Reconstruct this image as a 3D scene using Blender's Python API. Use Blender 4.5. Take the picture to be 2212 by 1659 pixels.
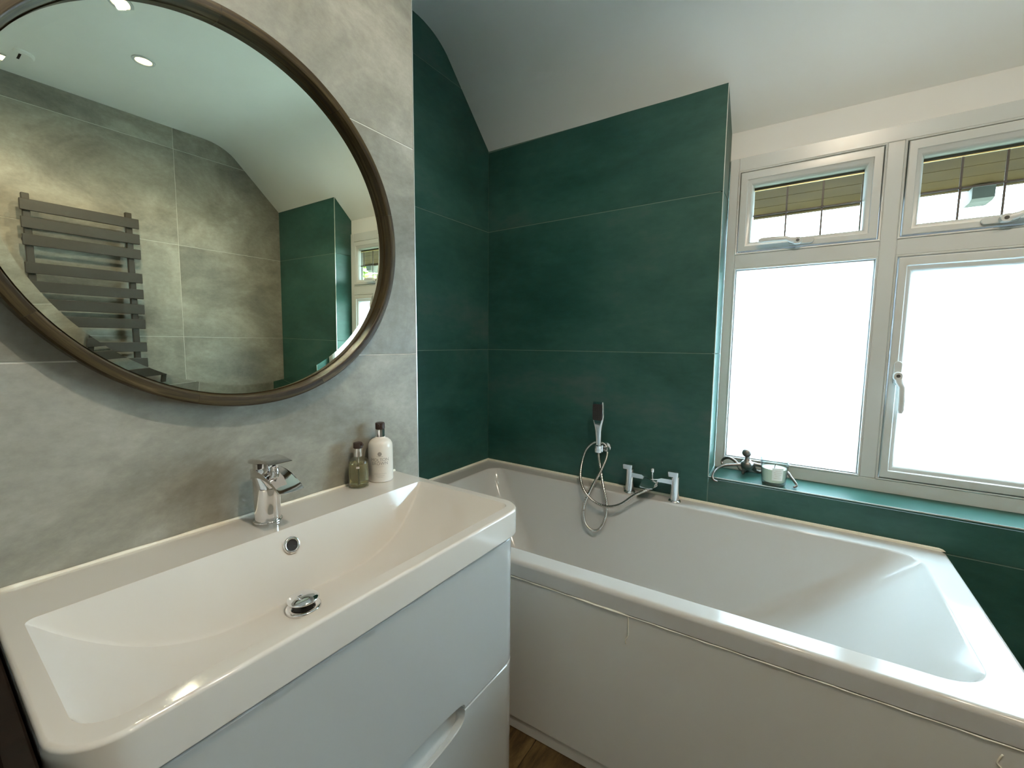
import bpy, bmesh, math, random
from mathutils import Vector, Matrix

random.seed(7)
for o in list(bpy.data.objects):
    bpy.data.objects.remove(o, do_unlink=True)
scene = bpy.context.scene
COL = scene.collection
PI = math.pi

# ------------------------------------------------------------------ camera
cam_d = bpy.data.cameras.new('camera')
cam_d.sensor_fit = 'HORIZONTAL'
cam_d.sensor_width = 36.0
cam_d.lens = 918.5 * 36.0 / 2212.0
cam_d.clip_start = 0.02
cam_d.clip_end = 200
cam = bpy.data.objects.new('camera', cam_d)
COL.objects.link(cam)
FW = Vector((-0.56158702, 0.82178906, -0.09634706))
RT = Vector((0.82521419, 0.56477381, 0.00721724))
UP = Vector((-0.06034535, 0.07545385, 0.99532163))
M = Matrix((RT, UP, -FW)).transposed().to_4x4()
M.translation = Vector((1.3195, -1.715, 1.1213))
cam.matrix_world = M
scene.camera = cam

# ------------------------------------------------------------------ world, exposure
scene.view_settings.view_transform = 'Standard'
scene.view_settings.look = 'None'
scene.view_settings.exposure = 1.10
scene.view_settings.gamma = 1.0
scene.view_settings.use_curve_mapping = False
world = bpy.data.worlds.new('sky')
scene.world = world
world.use_nodes = True
wn = world.node_tree
wn.nodes.clear()
w_out = wn.nodes.new('ShaderNodeOutputWorld')
w_bg = wn.nodes.new('ShaderNodeBackground')
w_bg.inputs['Color'].default_value = (0.60, 0.81, 0.98, 1)
w_bg.inputs['Strength'].default_value = 17.0
wn.links.new(w_bg.outputs[0], w_out.inputs[0])
LAMP_POWER = 1.0
LAMP_COLOUR = (1.0, 0.84, 0.64)

cy = scene.cycles
cy.use_denoising = True
cy.use_adaptive_sampling = False
cy.max_bounces = 10
cy.diffuse_bounces = 6
cy.glossy_bounces = 5
cy.transmission_bounces = 8
cy.transparent_max_bounces = 12
cy.caustics_reflective = False
cy.caustics_refractive = False
cy.sample_clamp_indirect = 0.0

# ------------------------------------------------------------------ material helpers
MATS = {}


def new_mat(name):
    m = bpy.data.materials.new(name)
    m.use_nodes = True
    nt = m.node_tree
    b = nt.nodes['Principled BSDF']
    MATS[name] = m
    return m, nt, b


def simple(name, col, rough=0.5, metal=0.0, spec=0.5, coat=0.0, noise=0.0, nscale=8.0, bump=0.0, bscale=60.0, trans=0.0, ior=1.45):
    m, nt, b = new_mat(name)
    b.inputs['Base Color'].default_value = (*col, 1)
    b.inputs['Roughness'].default_value = rough
    b.inputs['Metallic'].default_value = metal
    b.inputs['Specular IOR Level'].default_value = spec
    b.inputs['IOR'].default_value = ior
    b.inputs['Coat Weight'].default_value = coat
    b.inputs['Coat Roughness'].default_value = 0.04
    b.inputs['Transmission Weight'].default_value = trans
    if noise > 0:
        g = nt.nodes.new('ShaderNodeNewGeometry')
        n = nt.nodes.new('ShaderNodeTexNoise')
        n.inputs['Scale'].default_value = nscale
        n.inputs['Detail'].default_value = 4
        nt.links.new(g.outputs['Position'], n.inputs['Vector'])
        r = nt.nodes.new('ShaderNodeMapRange')
        r.inputs['From Min'].default_value = 0.3
        r.inputs['From Max'].default_value = 0.7
        r.inputs['To Min'].default_value = 1 - noise
        r.inputs['To Max'].default_value = 1 + noise
        nt.links.new(n.outputs['Fac'], r.inputs['Value'])
        mx = nt.nodes.new('ShaderNodeVectorMath')
        mx.operation = 'SCALE'
        mx.inputs[0].default_value = col
        nt.links.new(r.outputs[0], mx.inputs['Scale'])
        nt.links.new(mx.outputs[0], b.inputs['Base Color'])
    if bump > 0:
        g2 = nt.nodes.new('ShaderNodeNewGeometry')
        n2 = nt.nodes.new('ShaderNodeTexNoise')
        n2.inputs['Scale'].default_value = bscale
        n2.inputs['Detail'].default_value = 5
        nt.links.new(g2.outputs['Position'], n2.inputs['Vector'])
        bp = nt.nodes.new('ShaderNodeBump')
        bp.inputs['Strength'].default_value = bump
        bp.inputs['Distance'].default_value = 0.002
        nt.links.new(n2.outputs['Fac'], bp.inputs['Height'])
        nt.links.new(bp.outputs[0], b.inputs['Normal'])
    return m


def ramp(nt, stops):
    r = nt.nodes.new('ShaderNodeValToRGB')
    e = r.color_ramp.elements
    e[0].position, e[0].color = stops[0][0], (*stops[0][1], 1)
    e[1].position, e[1].color = stops[-1][0], (*stops[-1][1], 1)
    for p, c in stops[1:-1]:
        k = e.new(p)
        k.color = (*c, 1)
    return r


def tile_mat(name, stops, big, fine, stretch, rough, rough2, bump=0.15, spec=0.5, detail=7, dist=0.6):
    """cloudy porcelain: position noise (offset per tile) drives colour, gloss and a fine relief"""
    m, nt, b = new_mat(name)
    g = nt.nodes.new('ShaderNodeNewGeometry')
    oi = nt.nodes.new('ShaderNodeObjectInfo')
    sc = nt.nodes.new('ShaderNodeVectorMath')
    sc.operation = 'SCALE'
    sc.inputs[0].default_value = (13.1, 7.7, 29.3)
    nt.links.new(oi.outputs['Random'], sc.inputs['Scale'])
    mp = nt.nodes.new('ShaderNodeVectorMath')
    mp.operation = 'MULTIPLY'
    mp.inputs[1].default_value = stretch
    nt.links.new(g.outputs['Position'], mp.inputs[0])
    ad = nt.nodes.new('ShaderNodeVectorMath')
    ad.operation = 'ADD'
    nt.links.new(mp.outputs[0], ad.inputs[0])
    nt.links.new(sc.outputs[0], ad.inputs[1])
    n1 = nt.nodes.new('ShaderNodeTexNoise')
    n1.inputs['Scale'].default_value = big
    n1.inputs['Detail'].default_value = detail
    n1.inputs['Roughness'].default_value = 0.62
    n1.inputs['Distortion'].default_value = dist
    nt.links.new(ad.outputs[0], n1.inputs['Vector'])
    n2 = nt.nodes.new('ShaderNodeTexNoise')
    n2.inputs['Scale'].default_value = fine
    n2.inputs['Detail'].default_value = 6
    n2.inputs['Roughness'].default_value = 0.7
    nt.links.new(ad.outputs[0], n2.inputs['Vector'])
    mixf = nt.nodes.new('ShaderNodeMix')
    mixf.data_type = 'FLOAT'
    mixf.inputs[0].default_value = 0.22
    nt.links.new(n1.outputs['Fac'], mixf.inputs[2])
    nt.links.new(n2.outputs['Fac'], mixf.inputs[3])
    r = ramp(nt, stops)
    nt.links.new(mixf.outputs[0], r.inputs[0])
    nt.links.new(r.outputs[0], b.inputs['Base Color'])
    mr = nt.nodes.new('ShaderNodeMapRange')
    mr.inputs['From Min'].default_value = 0.3
    mr.inputs['From Max'].default_value = 0.7
    mr.inputs['To Min'].default_value = rough
    mr.inputs['To Max'].default_value = rough2
    nt.links.new(n1.outputs['Fac'], mr.inputs['Value'])
    nt.links.new(mr.outputs[0], b.inputs['Roughness'])
    b.inputs['Specular IOR Level'].default_value = spec
    bp = nt.nodes.new('ShaderNodeBump')
    bp.inputs['Strength'].default_value = bump
    bp.inputs['Distance'].default_value = 0.001
    nt.links.new(n2.outputs['Fac'], bp.inputs['Height'])
    nt.links.new(bp.outputs[0], b.inputs['Normal'])
    return m


def wood_mat(name, stops, mode, rough=0.45, scale=(1, 1, 1), spec=0.4):
    """mode 'ring': grain runs round the local X axis; 'line': along the longest stretch"""
    m, nt, b = new_mat(name)
    tc = nt.nodes.new('ShaderNodeTexCoord')
    oi = nt.nodes.new('ShaderNodeObjectInfo')
    if mode == 'ring':
        sp = nt.nodes.new('ShaderNodeSeparateXYZ')
        nt.links.new(tc.outputs['Object'], sp.inputs[0])
        at = nt.nodes.new('ShaderNodeMath')
        at.operation = 'ARCTAN2'
        nt.links.new(sp.outputs['Z'], at.inputs[0])
        nt.links.new(sp.outputs['Y'], at.inputs[1])
        ln = nt.nodes.new('ShaderNodeVectorMath')
        ln.operation = 'LENGTH'
        nt.links.new(tc.outputs['Object'], ln.inputs[0])
        cb = nt.nodes.new('ShaderNodeCombineXYZ')
        nt.links.new(at.outputs[0], cb.inputs[0])
        nt.links.new(ln.outputs['Value'], cb.inputs[1])
        nt.links.new(sp.outputs['X'], cb.inputs[2])
        vec = cb.outputs[0]
    else:
        vec = tc.outputs['Object']
    mp = nt.nodes.new('ShaderNodeVectorMath')
    mp.operation = 'MULTIPLY'
    mp.inputs[1].default_value = scale
    nt.links.new(vec, mp.inputs[0])
    sc = nt.nodes.new('ShaderNodeVectorMath')
    sc.operation = 'SCALE'
    sc.inputs[0].default_value = (17.0, 31.0, 9.0)
    nt.links.new(oi.outputs['Random'], sc.inputs['Scale'])
    ad = nt.nodes.new('ShaderNodeVectorMath')
    ad.operation = 'ADD'
    nt.links.new(mp.outputs[0], ad.inputs[0])
    nt.links.new(sc.outputs[0], ad.inputs[1])
    n = nt.nodes.new('ShaderNodeTexNoise')
    n.inputs['Scale'].default_value = 1.0
    n.inputs['Detail'].default_value = 8
    n.inputs['Roughness'].default_value = 0.65
    n.inputs['Distortion'].default_value = 0.4
    nt.links.new(ad.outputs[0], n.inputs['Vector'])
    r = ramp(nt, stops)
    nt.links.new(n.outputs['Fac'], r.inputs[0])
    nt.links.new(r.outputs[0], b.inputs['Base Color'])
    b.inputs['Roughness'].default_value = rough
    b.inputs['Specular IOR Level'].default_value = spec
    bp = nt.nodes.new('ShaderNodeBump')
    bp.inputs['Strength'].default_value = 0.3
    bp.inputs['Distance'].default_value = 0.001
    nt.links.new(n.outputs['Fac'], bp.inputs['Height'])
    nt.links.new(bp.outputs[0], b.inputs['Normal'])
    return m


def clear_glass(name, tint=(1, 1, 1), edge=1.0):
    """thin pane: mostly straight-through, with a Fresnel reflection"""
    m, nt, b = new_mat(name)
    nt.nodes.remove(b)
    out = nt.nodes['Material Output']
    tr = nt.nodes.new('ShaderNodeBsdfTransparent')
    tr.inputs[0].default_value = (*tint, 1)
    if edge < 1.0:      # thick glass seen edge-on is darker
        fe = nt.nodes.new('ShaderNodeLayerWeight')
        fe.inputs['Blend'].default_value = 0.5
        pe = nt.nodes.new('ShaderNodeMath')
        pe.operation = 'POWER'
        pe.inputs[1].default_value = 3.0
        nt.links.new(fe.outputs['Facing'], pe.inputs[0])
        me_ = nt.nodes.new('ShaderNodeMix')
        me_.data_type = 'RGBA'
        me_.inputs[6].default_value = (*tint, 1)
        me_.inputs[7].default_value = (*[c * edge for c in tint], 1)
        nt.links.new(pe.outputs[0], me_.inputs[0])
        nt.links.new(me_.outputs[2], tr.inputs[0])
    gl = nt.nodes.new('ShaderNodeBsdfGlossy')
    gl.inputs['Roughness'].default_value = 0.01
    lw = nt.nodes.new('ShaderNodeLayerWeight')
    lw.inputs['Blend'].default_value = 0.5
    pw = nt.nodes.new('ShaderNodeMath')
    pw.operation = 'POWER'
    pw.inputs[1].default_value = 4.0
    nt.links.new(lw.outputs['Facing'], pw.inputs[0])
    fr = nt.nodes.new('ShaderNodeMapRange')
    fr.inputs['To Min'].default_value = 0.04
    fr.inputs['To Max'].default_value = 0.85
    nt.links.new(pw.outputs[0], fr.inputs['Value'])
    mx = nt.nodes.new('ShaderNodeMixShader')
    nt.links.new(fr.outputs[0], mx.inputs[0])
    nt.links.new(tr.outputs[0], mx.inputs[1])
    nt.links.new(gl.outputs[0], mx.inputs[2])
    nt.links.new(mx.outputs[0], out.inputs[0])
    return m


def frosted_glass(name):
    """etched pane: daylight is scattered through it"""
    m, nt, b = new_mat(name)
    nt.nodes.remove(b)
    out = nt.nodes['Material Output']
    tl = nt.nodes.new('ShaderNodeBsdfTranslucent')
    tl.inputs[0].default_value = (0.93, 0.95, 0.95, 1)
    gl = nt.nodes.new('ShaderNodeBsdfGlossy')
    gl.inputs['Roughness'].default_value = 0.25
    mx = nt.nodes.new('ShaderNodeMixShader')
    mx.inputs[0].default_value = 0.05
    nt.links.new(tl.outputs[0], mx.inputs[1])
    nt.links.new(gl.outputs[0], mx.inputs[2])
    nt.links.new(mx.outputs[0], out.inputs[0])
    return m


def glowing_wax(name, col, through, rough=0.45):
    """diffuse body that also lets light through from behind"""
    m, nt, b = new_mat(name)
    b.inputs['Base Color'].default_value = (*col, 1)
    b.inputs['Roughness'].default_value = rough
    out = nt.nodes['Material Output']
    tl = nt.nodes.new('ShaderNodeBsdfTranslucent')
    tl.inputs[0].default_value = (*col, 1)
    mx = nt.nodes.new('ShaderNodeMixShader')
    mx.inputs[0].default_value = through
    nt.links.new(b.outputs[0], mx.inputs[1])
    nt.links.new(tl.outputs[0], mx.inputs[2])
    nt.links.new(mx.outputs[0], out.inputs[0])
    return m


def emit(name, col, strength):
    m, nt, b = new_mat(name)
    b.inputs['Base Color'].default_value = (0.8, 0.8, 0.8, 1)
    b.inputs['Emission Color'].default_value = (*col, 1)
    b.inputs['Emission Strength'].default_value = strength
    return m


tile_mat('grey_tile', [(0.32, (0.185, 0.180, 0.150)), (0.45, (0.265, 0.260, 0.220)), (0.54, (0.34, 0.333, 0.283)), (0.68, (0.48, 0.465, 0.40))],
         2.6, 38.0, (1, 1, 1.5), 0.38, 0.5, 0.25, spec=0.4)
tile_mat('green_tile', [(0.27, (0.011, 0.050, 0.040)), (0.43, (0.020, 0.082, 0.065)), (0.56, (0.033, 0.110, 0.089)), (0.70, (0.070, 0.125, 0.112))],
         1.5, 22.0, (1, 1, 2.2), 0.36, 0.46, 0.08, spec=0.42, detail=4, dist=0.15)
simple('grout', (0.66, 0.65, 0.58), 0.85, noise=0.1, nscale=30)
simple('green_grout', (0.16, 0.24, 0.20), 0.85, noise=0.1, nscale=30)
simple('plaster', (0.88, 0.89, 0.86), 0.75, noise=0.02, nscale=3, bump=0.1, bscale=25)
simple('dimmed_plaster', (0.70, 0.71, 0.69), 0.75, noise=0.02, nscale=3, bump=0.1, bscale=25)  # same plaster as the ceiling, darkened to hold down lamp light on the lintel
simple('upvc', (0.58, 0.61, 0.60), 0.30, noise=0.012, nscale=5)
simple('edge_strip', (0.72, 0.74, 0.70), 0.28, metal=0.6)
simple('acrylic', (0.57, 0.56, 0.535), 0.10, spec=0.30, noise=0.012, nscale=2)
simple('panel_white', (0.66, 0.64, 0.59), 0.16, spec=0.45, noise=0.015, nscale=2)
simple('ceramic', (0.70, 0.675, 0.63), 0.10, coat=0.6, noise=0.012, nscale=3)
simple('gloss_white', (0.48, 0.51, 0.51), 0.09, coat=0.7, noise=0.01, nscale=3)
simple('sealant', (0.88, 0.86, 0.74), 0.45, noise=0.05, nscale=40)
simple('chrome', (0.86, 0.86, 0.87), 0.06, metal=1.0, noise=0.02, nscale=20)
simple('hose_steel', (0.62, 0.60, 0.57), 0.18, metal=1.0, noise=0.1, nscale=200)
simple('pewter', (0.20, 0.18, 0.165), 0.34, metal=1.0, noise=0.15, nscale=30)
simple('black_rubber', (0.035, 0.033, 0.033), 0.45, noise=0.1, nscale=60)
simple('dark_cap', (0.045, 0.027, 0.020), 0.35, noise=0.08, nscale=60)
simple('dark_hole', (0.02, 0.02, 0.02), 0.6, noise=0.1, nscale=60)
simple('brass', (0.45, 0.36, 0.16), 0.3, metal=1.0, noise=0.1, nscale=60)
simple('cream_bottle', (0.83, 0.79, 0.72), 0.22, noise=0.015, nscale=30)
simple('print_grey', (0.36, 0.34, 0.31), 0.5, noise=0.05, nscale=200)
simple('print_pale', (0.62, 0.60, 0.55), 0.5, noise=0.05, nscale=200)
simple('soap_liquid', (0.90, 0.87, 0.55), 0.02, noise=0.02, nscale=40, trans=0.92, ior=1.33)
clear_glass('bottle_glass', (0.95, 0.96, 0.90))
clear_glass('tumbler_glass', (0.93, 0.96, 0.95), 0.25)
clear_glass('window_glass', (0.96, 0.98, 0.97))
frosted_glass('frosted_glass')
glowing_wax('wax', (0.86, 0.86, 0.74), 0.30)
simple('label_white', (0.82, 0.87, 0.84), 0.45, noise=0.03, nscale=80)
simple('mirror_silver', (0.88, 0.90, 0.74), 0.0, metal=1.0)
wood_mat('mirror_wood', [(0.28, (0.010, 0.006, 0.0015)), (0.45, (0.034, 0.021, 0.0055)), (0.58, (0.066, 0.044, 0.014)), (0.75, (0.17, 0.13, 0.066))], 'ring', 0.38, (2.2, 120, 120))
wood_mat('floor_wood', [(0.28, (0.014, 0.008, 0.003)), (0.45, (0.050, 0.030, 0.010)), (0.60, (0.11, 0.072, 0.025)), (0.75, (0.19, 0.13, 0.055))], 'line', 0.42, (26, 6.0, 26))
wood_mat('black_filler', [(0.3, (0.006, 0.003, 0.002)), (0.7, (0.016, 0.009, 0.006))], 'line', 0.55, (20, 3, 3), spec=0.2)  # near-black so the made-up unit reads as a dark area
simple('anthracite', (0.050, 0.050, 0.043), 0.45, noise=0.05, nscale=60)
simple('lead', (0.09, 0.085, 0.08), 0.45, metal=0.4, noise=0.1, nscale=80)
simple('spacer', (0.045, 0.04, 0.025), 0.35, metal=0.4, noise=0.1, nscale=80)
simple('gold_line', (0.75, 0.62, 0.28), 0.4, metal=0.3, noise=0.1, nscale=80)
simple('soffit_board', (0.040, 0.024, 0.0075), 0.8, spec=0.05, noise=0.25, nscale=6)
simple('eave_timber', (0.075, 0.074, 0.058), 0.8, spec=0.1, noise=0.2, nscale=10)
simple('leaf', (0.16, 0.26, 0.035), 0.5, noise=0.4, nscale=2.5)
simple('bark', (0.10, 0.07, 0.045), 0.8, noise=0.3, nscale=6)
simple('grass', (0.13, 0.13, 0.085), 0.9, noise=0.3, nscale=1.2)
simple('door_white', (0.74, 0.74, 0.71), 0.35, noise=0.01, nscale=4)
simple('keyhole', (0.10, 0.10, 0.10), 0.4, metal=0.6, noise=0.1, nscale=80)
emit('lamp_glow', (1.0, 0.80, 0.48), 7.0)


# ------------------------------------------------------------------ object helpers
def tag(o, label=None, cat=None, group=None, kind=None):
    if label: o['label'] = label
    if cat: o['category'] = cat
    if group: o['group'] = group
    if kind: o['kind'] = kind
    return o


def empty(name, loc=(0, 0, 0), rot=(0, 0, 0)):
    o = bpy.data.objects.new(name, None)
    o.empty_display_size = 0.05
    o.location = loc
    o.rotation_euler = rot
    COL.objects.link(o)
    return o


def mesh_obj(name, bm, mat, parent=None, smooth=False, loc=None, auto=None):
    bmesh.ops.recalc_face_normals(bm, faces=bm.faces[:])
    me = bpy.data.meshes.new(name)
    bm.to_mesh(me)
    bm.free()
    if isinstance(mat, str): mat = [mat]
    for k in mat: me.materials.append(MATS[k])
    o = bpy.data.objects.new(name, me)
    COL.objects.link(o)
    if parent is not None: o.parent = parent
    if loc is not None: o.location = loc
    if smooth or auto:
        for p in me.polygons: p.use_smooth = True
        if auto:
            me.set_sharp_from_angle(angle=math.radians(auto))
            wn_ = o.modifiers.new('flat faces', 'WEIGHTED_NORMAL')
            wn_.keep_sharp = True
            wn_.weight = 80
    return o


def add_box(bm, lo, hi, bevel=0.0, seg=1):
    x0, y0, z0 = lo
    x1, y1, z1 = hi
    vs = [bm.verts.new(c) for c in ((x0, y0, z0), (x1, y0, z0), (x1, y1, z0), (x0, y1, z0), (x0, y0, z1), (x1, y0, z1), (x1, y1, z1), (x0, y1, z1))]
    fs = [bm.faces.new([vs[i] for i in f]) for f in ((0, 3, 2, 1), (4, 5, 6, 7), (0, 1, 5, 4), (1, 2, 6, 5), (2, 3, 7, 6), (3, 0, 4, 7))]
    if bevel:
        es = list({e for f in fs for e in f.edges})
        bmesh.ops.bevel(bm, geom=es, offset=bevel, segments=seg, affect='EDGES', profile=0.5)


def box(name, lo, hi, mat, parent=None, bevel=0.0, seg=1, smooth=False):
    bm = bmesh.new()
    add_box(bm, lo, hi, bevel, seg)
    return mesh_obj(name, bm, mat, parent, auto=35 if bevel else None)


def loft(bm, rings, cap0=False, cap1=False, closed=True):
    vr = [[bm.verts.new(p) for p in r] for r in rings]
    n = len(vr[0])
    for a, b in zip(vr[:-1], vr[1:]):
        for i in range(n if closed else n - 1):
            j = (i + 1) % n
            bm.faces.new((a[i], a[j], b[j], b[i]))
    if cap0: bm.faces.new(vr[0][::-1])
    if cap1: bm.faces.new(vr[-1])
    return vr


def lathe(bm, prof, seg=32, c=(0, 0, 0), cap0=True, cap1=True):
    rings = [[(c[0] + r * math.cos(2 * PI * i / seg), c[1] + r * math.sin(2 * PI * i / seg), c[2] + z) for i in range(seg)] for r, z in prof]
    loft(bm, rings, cap0, cap1)


def axis_lathe(bm, prof, origin, axis, seg=24, cap0=True, cap1=True):
    """profile (radius, along) turned round an arbitrary axis"""
    axis = Vector(axis).normalized()
    u = axis.orthogonal().normalized()
    v = axis.cross(u)
    o = Vector(origin)
    rings = [[o + axis * h + (u * math.cos(2 * PI * i / seg) + v * math.sin(2 * PI * i / seg)) * r for i in range(seg)] for r, h in prof]
    loft(bm, rings, cap0, cap1)


def smooth_path(pts, n):
    """Catmull-Rom through the points, n samples a span"""
    P = [Vector(p) for p in pts]
    P = [P[0] * 2 - P[1]] + P + [P[-1] * 2 - P[-2]]
    out = []
    for i in range(1, len(P) - 2):
        a, b, c, d = P[i - 1], P[i], P[i + 1], P[i + 2]
        for k in range(n):
            t = k / n
            out.append(0.5 * ((2 * b) + (c - a) * t + (2 * a - 5 * b + 4 * c - d) * t * t + (3 * b - a - 3 * c + d) * t ** 3))
    out.append(P[-2])
    return out


def tube(bm, path, rad, seg=10, cap=True):
    """rad: number or function of (index, total)"""
    n = len(path)
    t0 = (path[1] - path[0]).normalized()
    u = t0.orthogonal().normalized()
    rings = []
    for i, p in enumerate(path):
        t = (path[min(i + 1, n - 1)] - path[max(i - 1, 0)]).normalized()
        u = (u - t * u.dot(t)).normalized()
        v = t.cross(u)
        r = rad(i, n) if callable(rad) else rad
        rings.append([p + (u * math.cos(2 * PI * k / seg) + v * math.sin(2 * PI * k / seg)) * r for k in range(seg)])
    loft(bm, rings, cap, cap)


def rrect(x0, x1, y0, y1, r, n=6):
    """rounded rectangle, counter-clockwise; r one radius or four (x1y0, x1y1, x0y1, x0y0)"""
    if not isinstance(r, (tuple, list)): r = (r,) * 4
    out = []
    for (cx, cy_, a0), rr in zip(((x1, y0, -90), (x1, y1, 0), (x0, y1, 90), (x0, y0, 180)), r):
        sx = -1 if cx == x1 else 1
        sy = 1 if cy_ == y0 else -1
        for k in range(n + 1):
            a = math.radians(a0 + 90 * k / n)
            out.append((cx + sx * rr + rr * math.cos(a), cy_ + sy * rr + rr * math.sin(a)))
    return out


def prism(bm, poly, o, u, v, n, d0, d1, bevel=0.0):
    """polygon in (u,v) at origin o, swept from depth d0 to d1 along n (front = d1)"""
    o, u, v, n = Vector(o), Vector(u), Vector(v), Vector(n)
    back = [bm.verts.new(o + u * a + v * b + n * d0) for a, b in poly]
    front = [bm.verts.new(o + u * a + v * b + n * d1) for a, b in poly]
    k = len(poly)
    bm.faces.new(back[::-1])
    ff = bm.faces.new(front)
    for i in range(k):
        j = (i + 1) % k
        bm.faces.new((back[i], back[j], front[j], front[i]))
    if bevel:
        bmesh.ops.bevel(bm, geom=list(ff.edges), offset=bevel, segments=1, affect='EDGES', profile=0.5)


def clip(poly, outline):
    """Sutherland-Hodgman: poly against a convex counter-clockwise outline"""
    out = poly
    m = len(outline)
    for i in range(m):
        ax, ay = outline[i]
        bx, by = outline[(i + 1) % m]
        inp, out = out, []
        if not inp: return []
        side = lambda p: (bx - ax) * (p[1] - ay) - (by - ay) * (p[0] - ax)
        for k in range(len(inp)):
            p, q = inp[k], inp[(k + 1) % len(inp)]
            sp, sq = side(p), side(q)
            if sp >= 0: out.append(p)
            if (sp >= 0) != (sq >= 0):
                t = sp / (sp - sq)
                out.append((p[0] + (q[0] - p[0]) * t, p[1] + (q[1] - p[1]) * t))
    res = []
    for p in out:
        if not res or math.hypot(p[0] - res[-1][0], p[1] - res[-1][1]) > 1e-4: res.append(p)
    if len(res) > 1 and math.hypot(res[0][0] - res[-1][0], res[0][1] - res[-1][1]) < 1e-4: res.pop()
    return res


GAP = 0.0026


def tiles(parent, frame, outline, us, vs, mat, name='tile'):
    """one object for each tile: outline convex ccw in (u,v); us, vs are the joint lines"""
    o, u, v, n = frame
    for i in range(len(us) - 1):
        for j in range(len(vs) - 1):
            g = GAP / 2
            r = [(us[i] + g, vs[j] + g), (us[i + 1] - g, vs[j] + g), (us[i + 1] - g, vs[j + 1] - g), (us[i] + g, vs[j + 1] - g)]
            c = clip(r, outline)
            if len(c) < 3: continue
            ar = abs(sum(c[k][0] * c[(k + 1) % len(c)][1] - c[(k + 1) % len(c)][0] * c[k][1] for k in range(len(c)))) / 2
            if ar < 0.0008: continue
            cu = sum(p[0] for p in c) / len(c)
            cv = sum(p[1] for p in c) / len(c)
            bm = bmesh.new()
            prism(bm, [(a - cu, b - cv) for a, b in c], (0, 0, 0), u, v, n, -0.008, 0.0, 0.0006)
            mesh_obj(name, bm, mat, parent, loc=Vector(o) + Vector(u) * cu + Vector(v) * cv)


def rect_ring(bm, frame, rect, prof, mitre=True):
    """picture-frame moulding: prof = (inset from the rectangle, height along the normal)"""
    o, u, v, n = (Vector(k) for k in frame)
    a0, a1, b0, b1 = rect
    rings = []
    for ins, h in prof:
        rings.append([o + u * a + v * b + n * h for a, b in ((a0 + ins, b0 + ins), (a1 - ins, b0 + ins), (a1 - ins, b1 - ins), (a0 + ins, b1 - ins))])
    loft(bm, rings)


# ------------------------------------------------------------------ room measures
AX = 0.3736          # face of the mirror wall
AE = -0.8333         # its end beside the bath
DX = 2.771           # opposite wall
W1, W2 = 1.050, 2.070    # window recess
YW = 0.120           # window face
BACK = -2.95
J1, J2 = 1.663, 1.087
PITCH = 0.576
ZS, ZSB = 0.625, 0.636   # sill front / back
JV = [J2 - 2 * PITCH, J2 - PITCH, J2, J1, J1 + PITCH, J1 + 2 * PITCH]


def dz(x):
    return 0.018 * (1 - min(max(x, 0), DX) / 0.9) if x < 0.9 else -0.012 * (x - 0.9) / (DX - 0.9)


PROF = []            # ceiling profile (y, z)
PROF.append((BACK - 0.1, 2.372))
PROF.append((-0.47, 2.372))
for k in range(1, 9):
    t = k / 9
    a, b, c = (-0.47, 2.372), (-0.365, 2.372), (-0.29, 2.312)
    PROF.append(((1 - t) ** 2 * a[0] + 2 * t * (1 - t) * b[0] + t * t * c[0], (1 - t) ** 2 * a[1] + 2 * t * (1 - t) * b[1] + t * t * c[1]))
SL = (2.026 - 2.312) / 0.29
PROF.append((-0.29, 2.312))
PROF.append((0.0, 2.026))
PROF.append((0.26, 2.026 + SL * 0.26))


def ceil_z(x, y):
    for (y0, z0), (y1, z1) in zip(PROF[:-1], PROF[1:]):
        if y0 <= y <= y1: return z0 + (z1 - z0) * (y - y0) / (y1 - y0) + dz(x)
    return PROF[-1][1] + dz(x)


# ------------------------------------------------------------------ shell
bm = bmesh.new()
xs = [-0.25, 0.0, 0.3, 0.6, 0.9, 1.4, 2.0, DX, DX + 0.25]
low = [[bm.verts.new((x, y, z + dz(x))) for y, z in PROF] for x in xs]
top = [[bm.verts.new((x, y, z + dz(x) + 0.14)) for y, z in PROF] for x in xs]
for i in range(len(xs) - 1):
    for j in range(len(PROF) - 1):
        bm.faces.new((low[i][j], low[i + 1][j], low[i + 1][j + 1], low[i][j + 1]))
        bm.faces.new((top[i][j], top[i][j + 1], top[i + 1][j + 1], top[i + 1][j]))
for j in range(len(PROF) - 1):
    bm.faces.new((low[0][j], low[0][j + 1], top[0][j + 1], top[0][j]))
    bm.faces.new((low[-1][j], top[-1][j], top[-1][j + 1], low[-1][j + 1]))
for i in range(len(xs) - 1):
    bm.faces.new((low[i][0], top[i][0], top[i + 1][0], low[i + 1][0]))
    bm.faces.new((low[i][-1], low[i + 1][-1], top[i + 1][-1], top[i][-1]))
ceiling = tag(mesh_obj('ceiling', bm, 'plaster', auto=25), kind='structure')

# floor: dark boards running towards the window wall
bm = bmesh.new()
add_box(bm, (-0.2, BACK - 0.1, -0.12), (DX + 0.2, 0.25, -0.004))
floor = tag(mesh_obj('floor', bm, 'dark_hole'), kind='structure')
plank_x = [-0.0 + 0.0]
x = 0.759 - 0.15 * 5
px_ = []
while x < DX:
    px_.append(x)
    x += 0.15
for i, x0 in enumerate(px_):
    x1 = min(x0 + 0.15, DX)
    y = 0.0 - (i * 0.47) % 1.2
    cuts = [0.0]
    while y > BACK:
        if y < -0.02: cuts.append(y)
        y -= 1.2
    cuts.append(BACK)
    for y1, y0 in zip(cuts[:-1], cuts[1:]):
        if y1 - y0 < 0.03: continue
        bm = bmesh.new()
        hx, hy = (x1 - x0) / 2 - 0.001, (y1 - y0) / 2 - 0.001
        add_box(bm, (-hx, -hy, -0.006), (hx, hy, 0.0), 0.0008)
        mesh_obj('plank', bm, 'floor_wood', floor, loc=((x0 + x1) / 2, (y0 + y1) / 2, 0))

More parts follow.
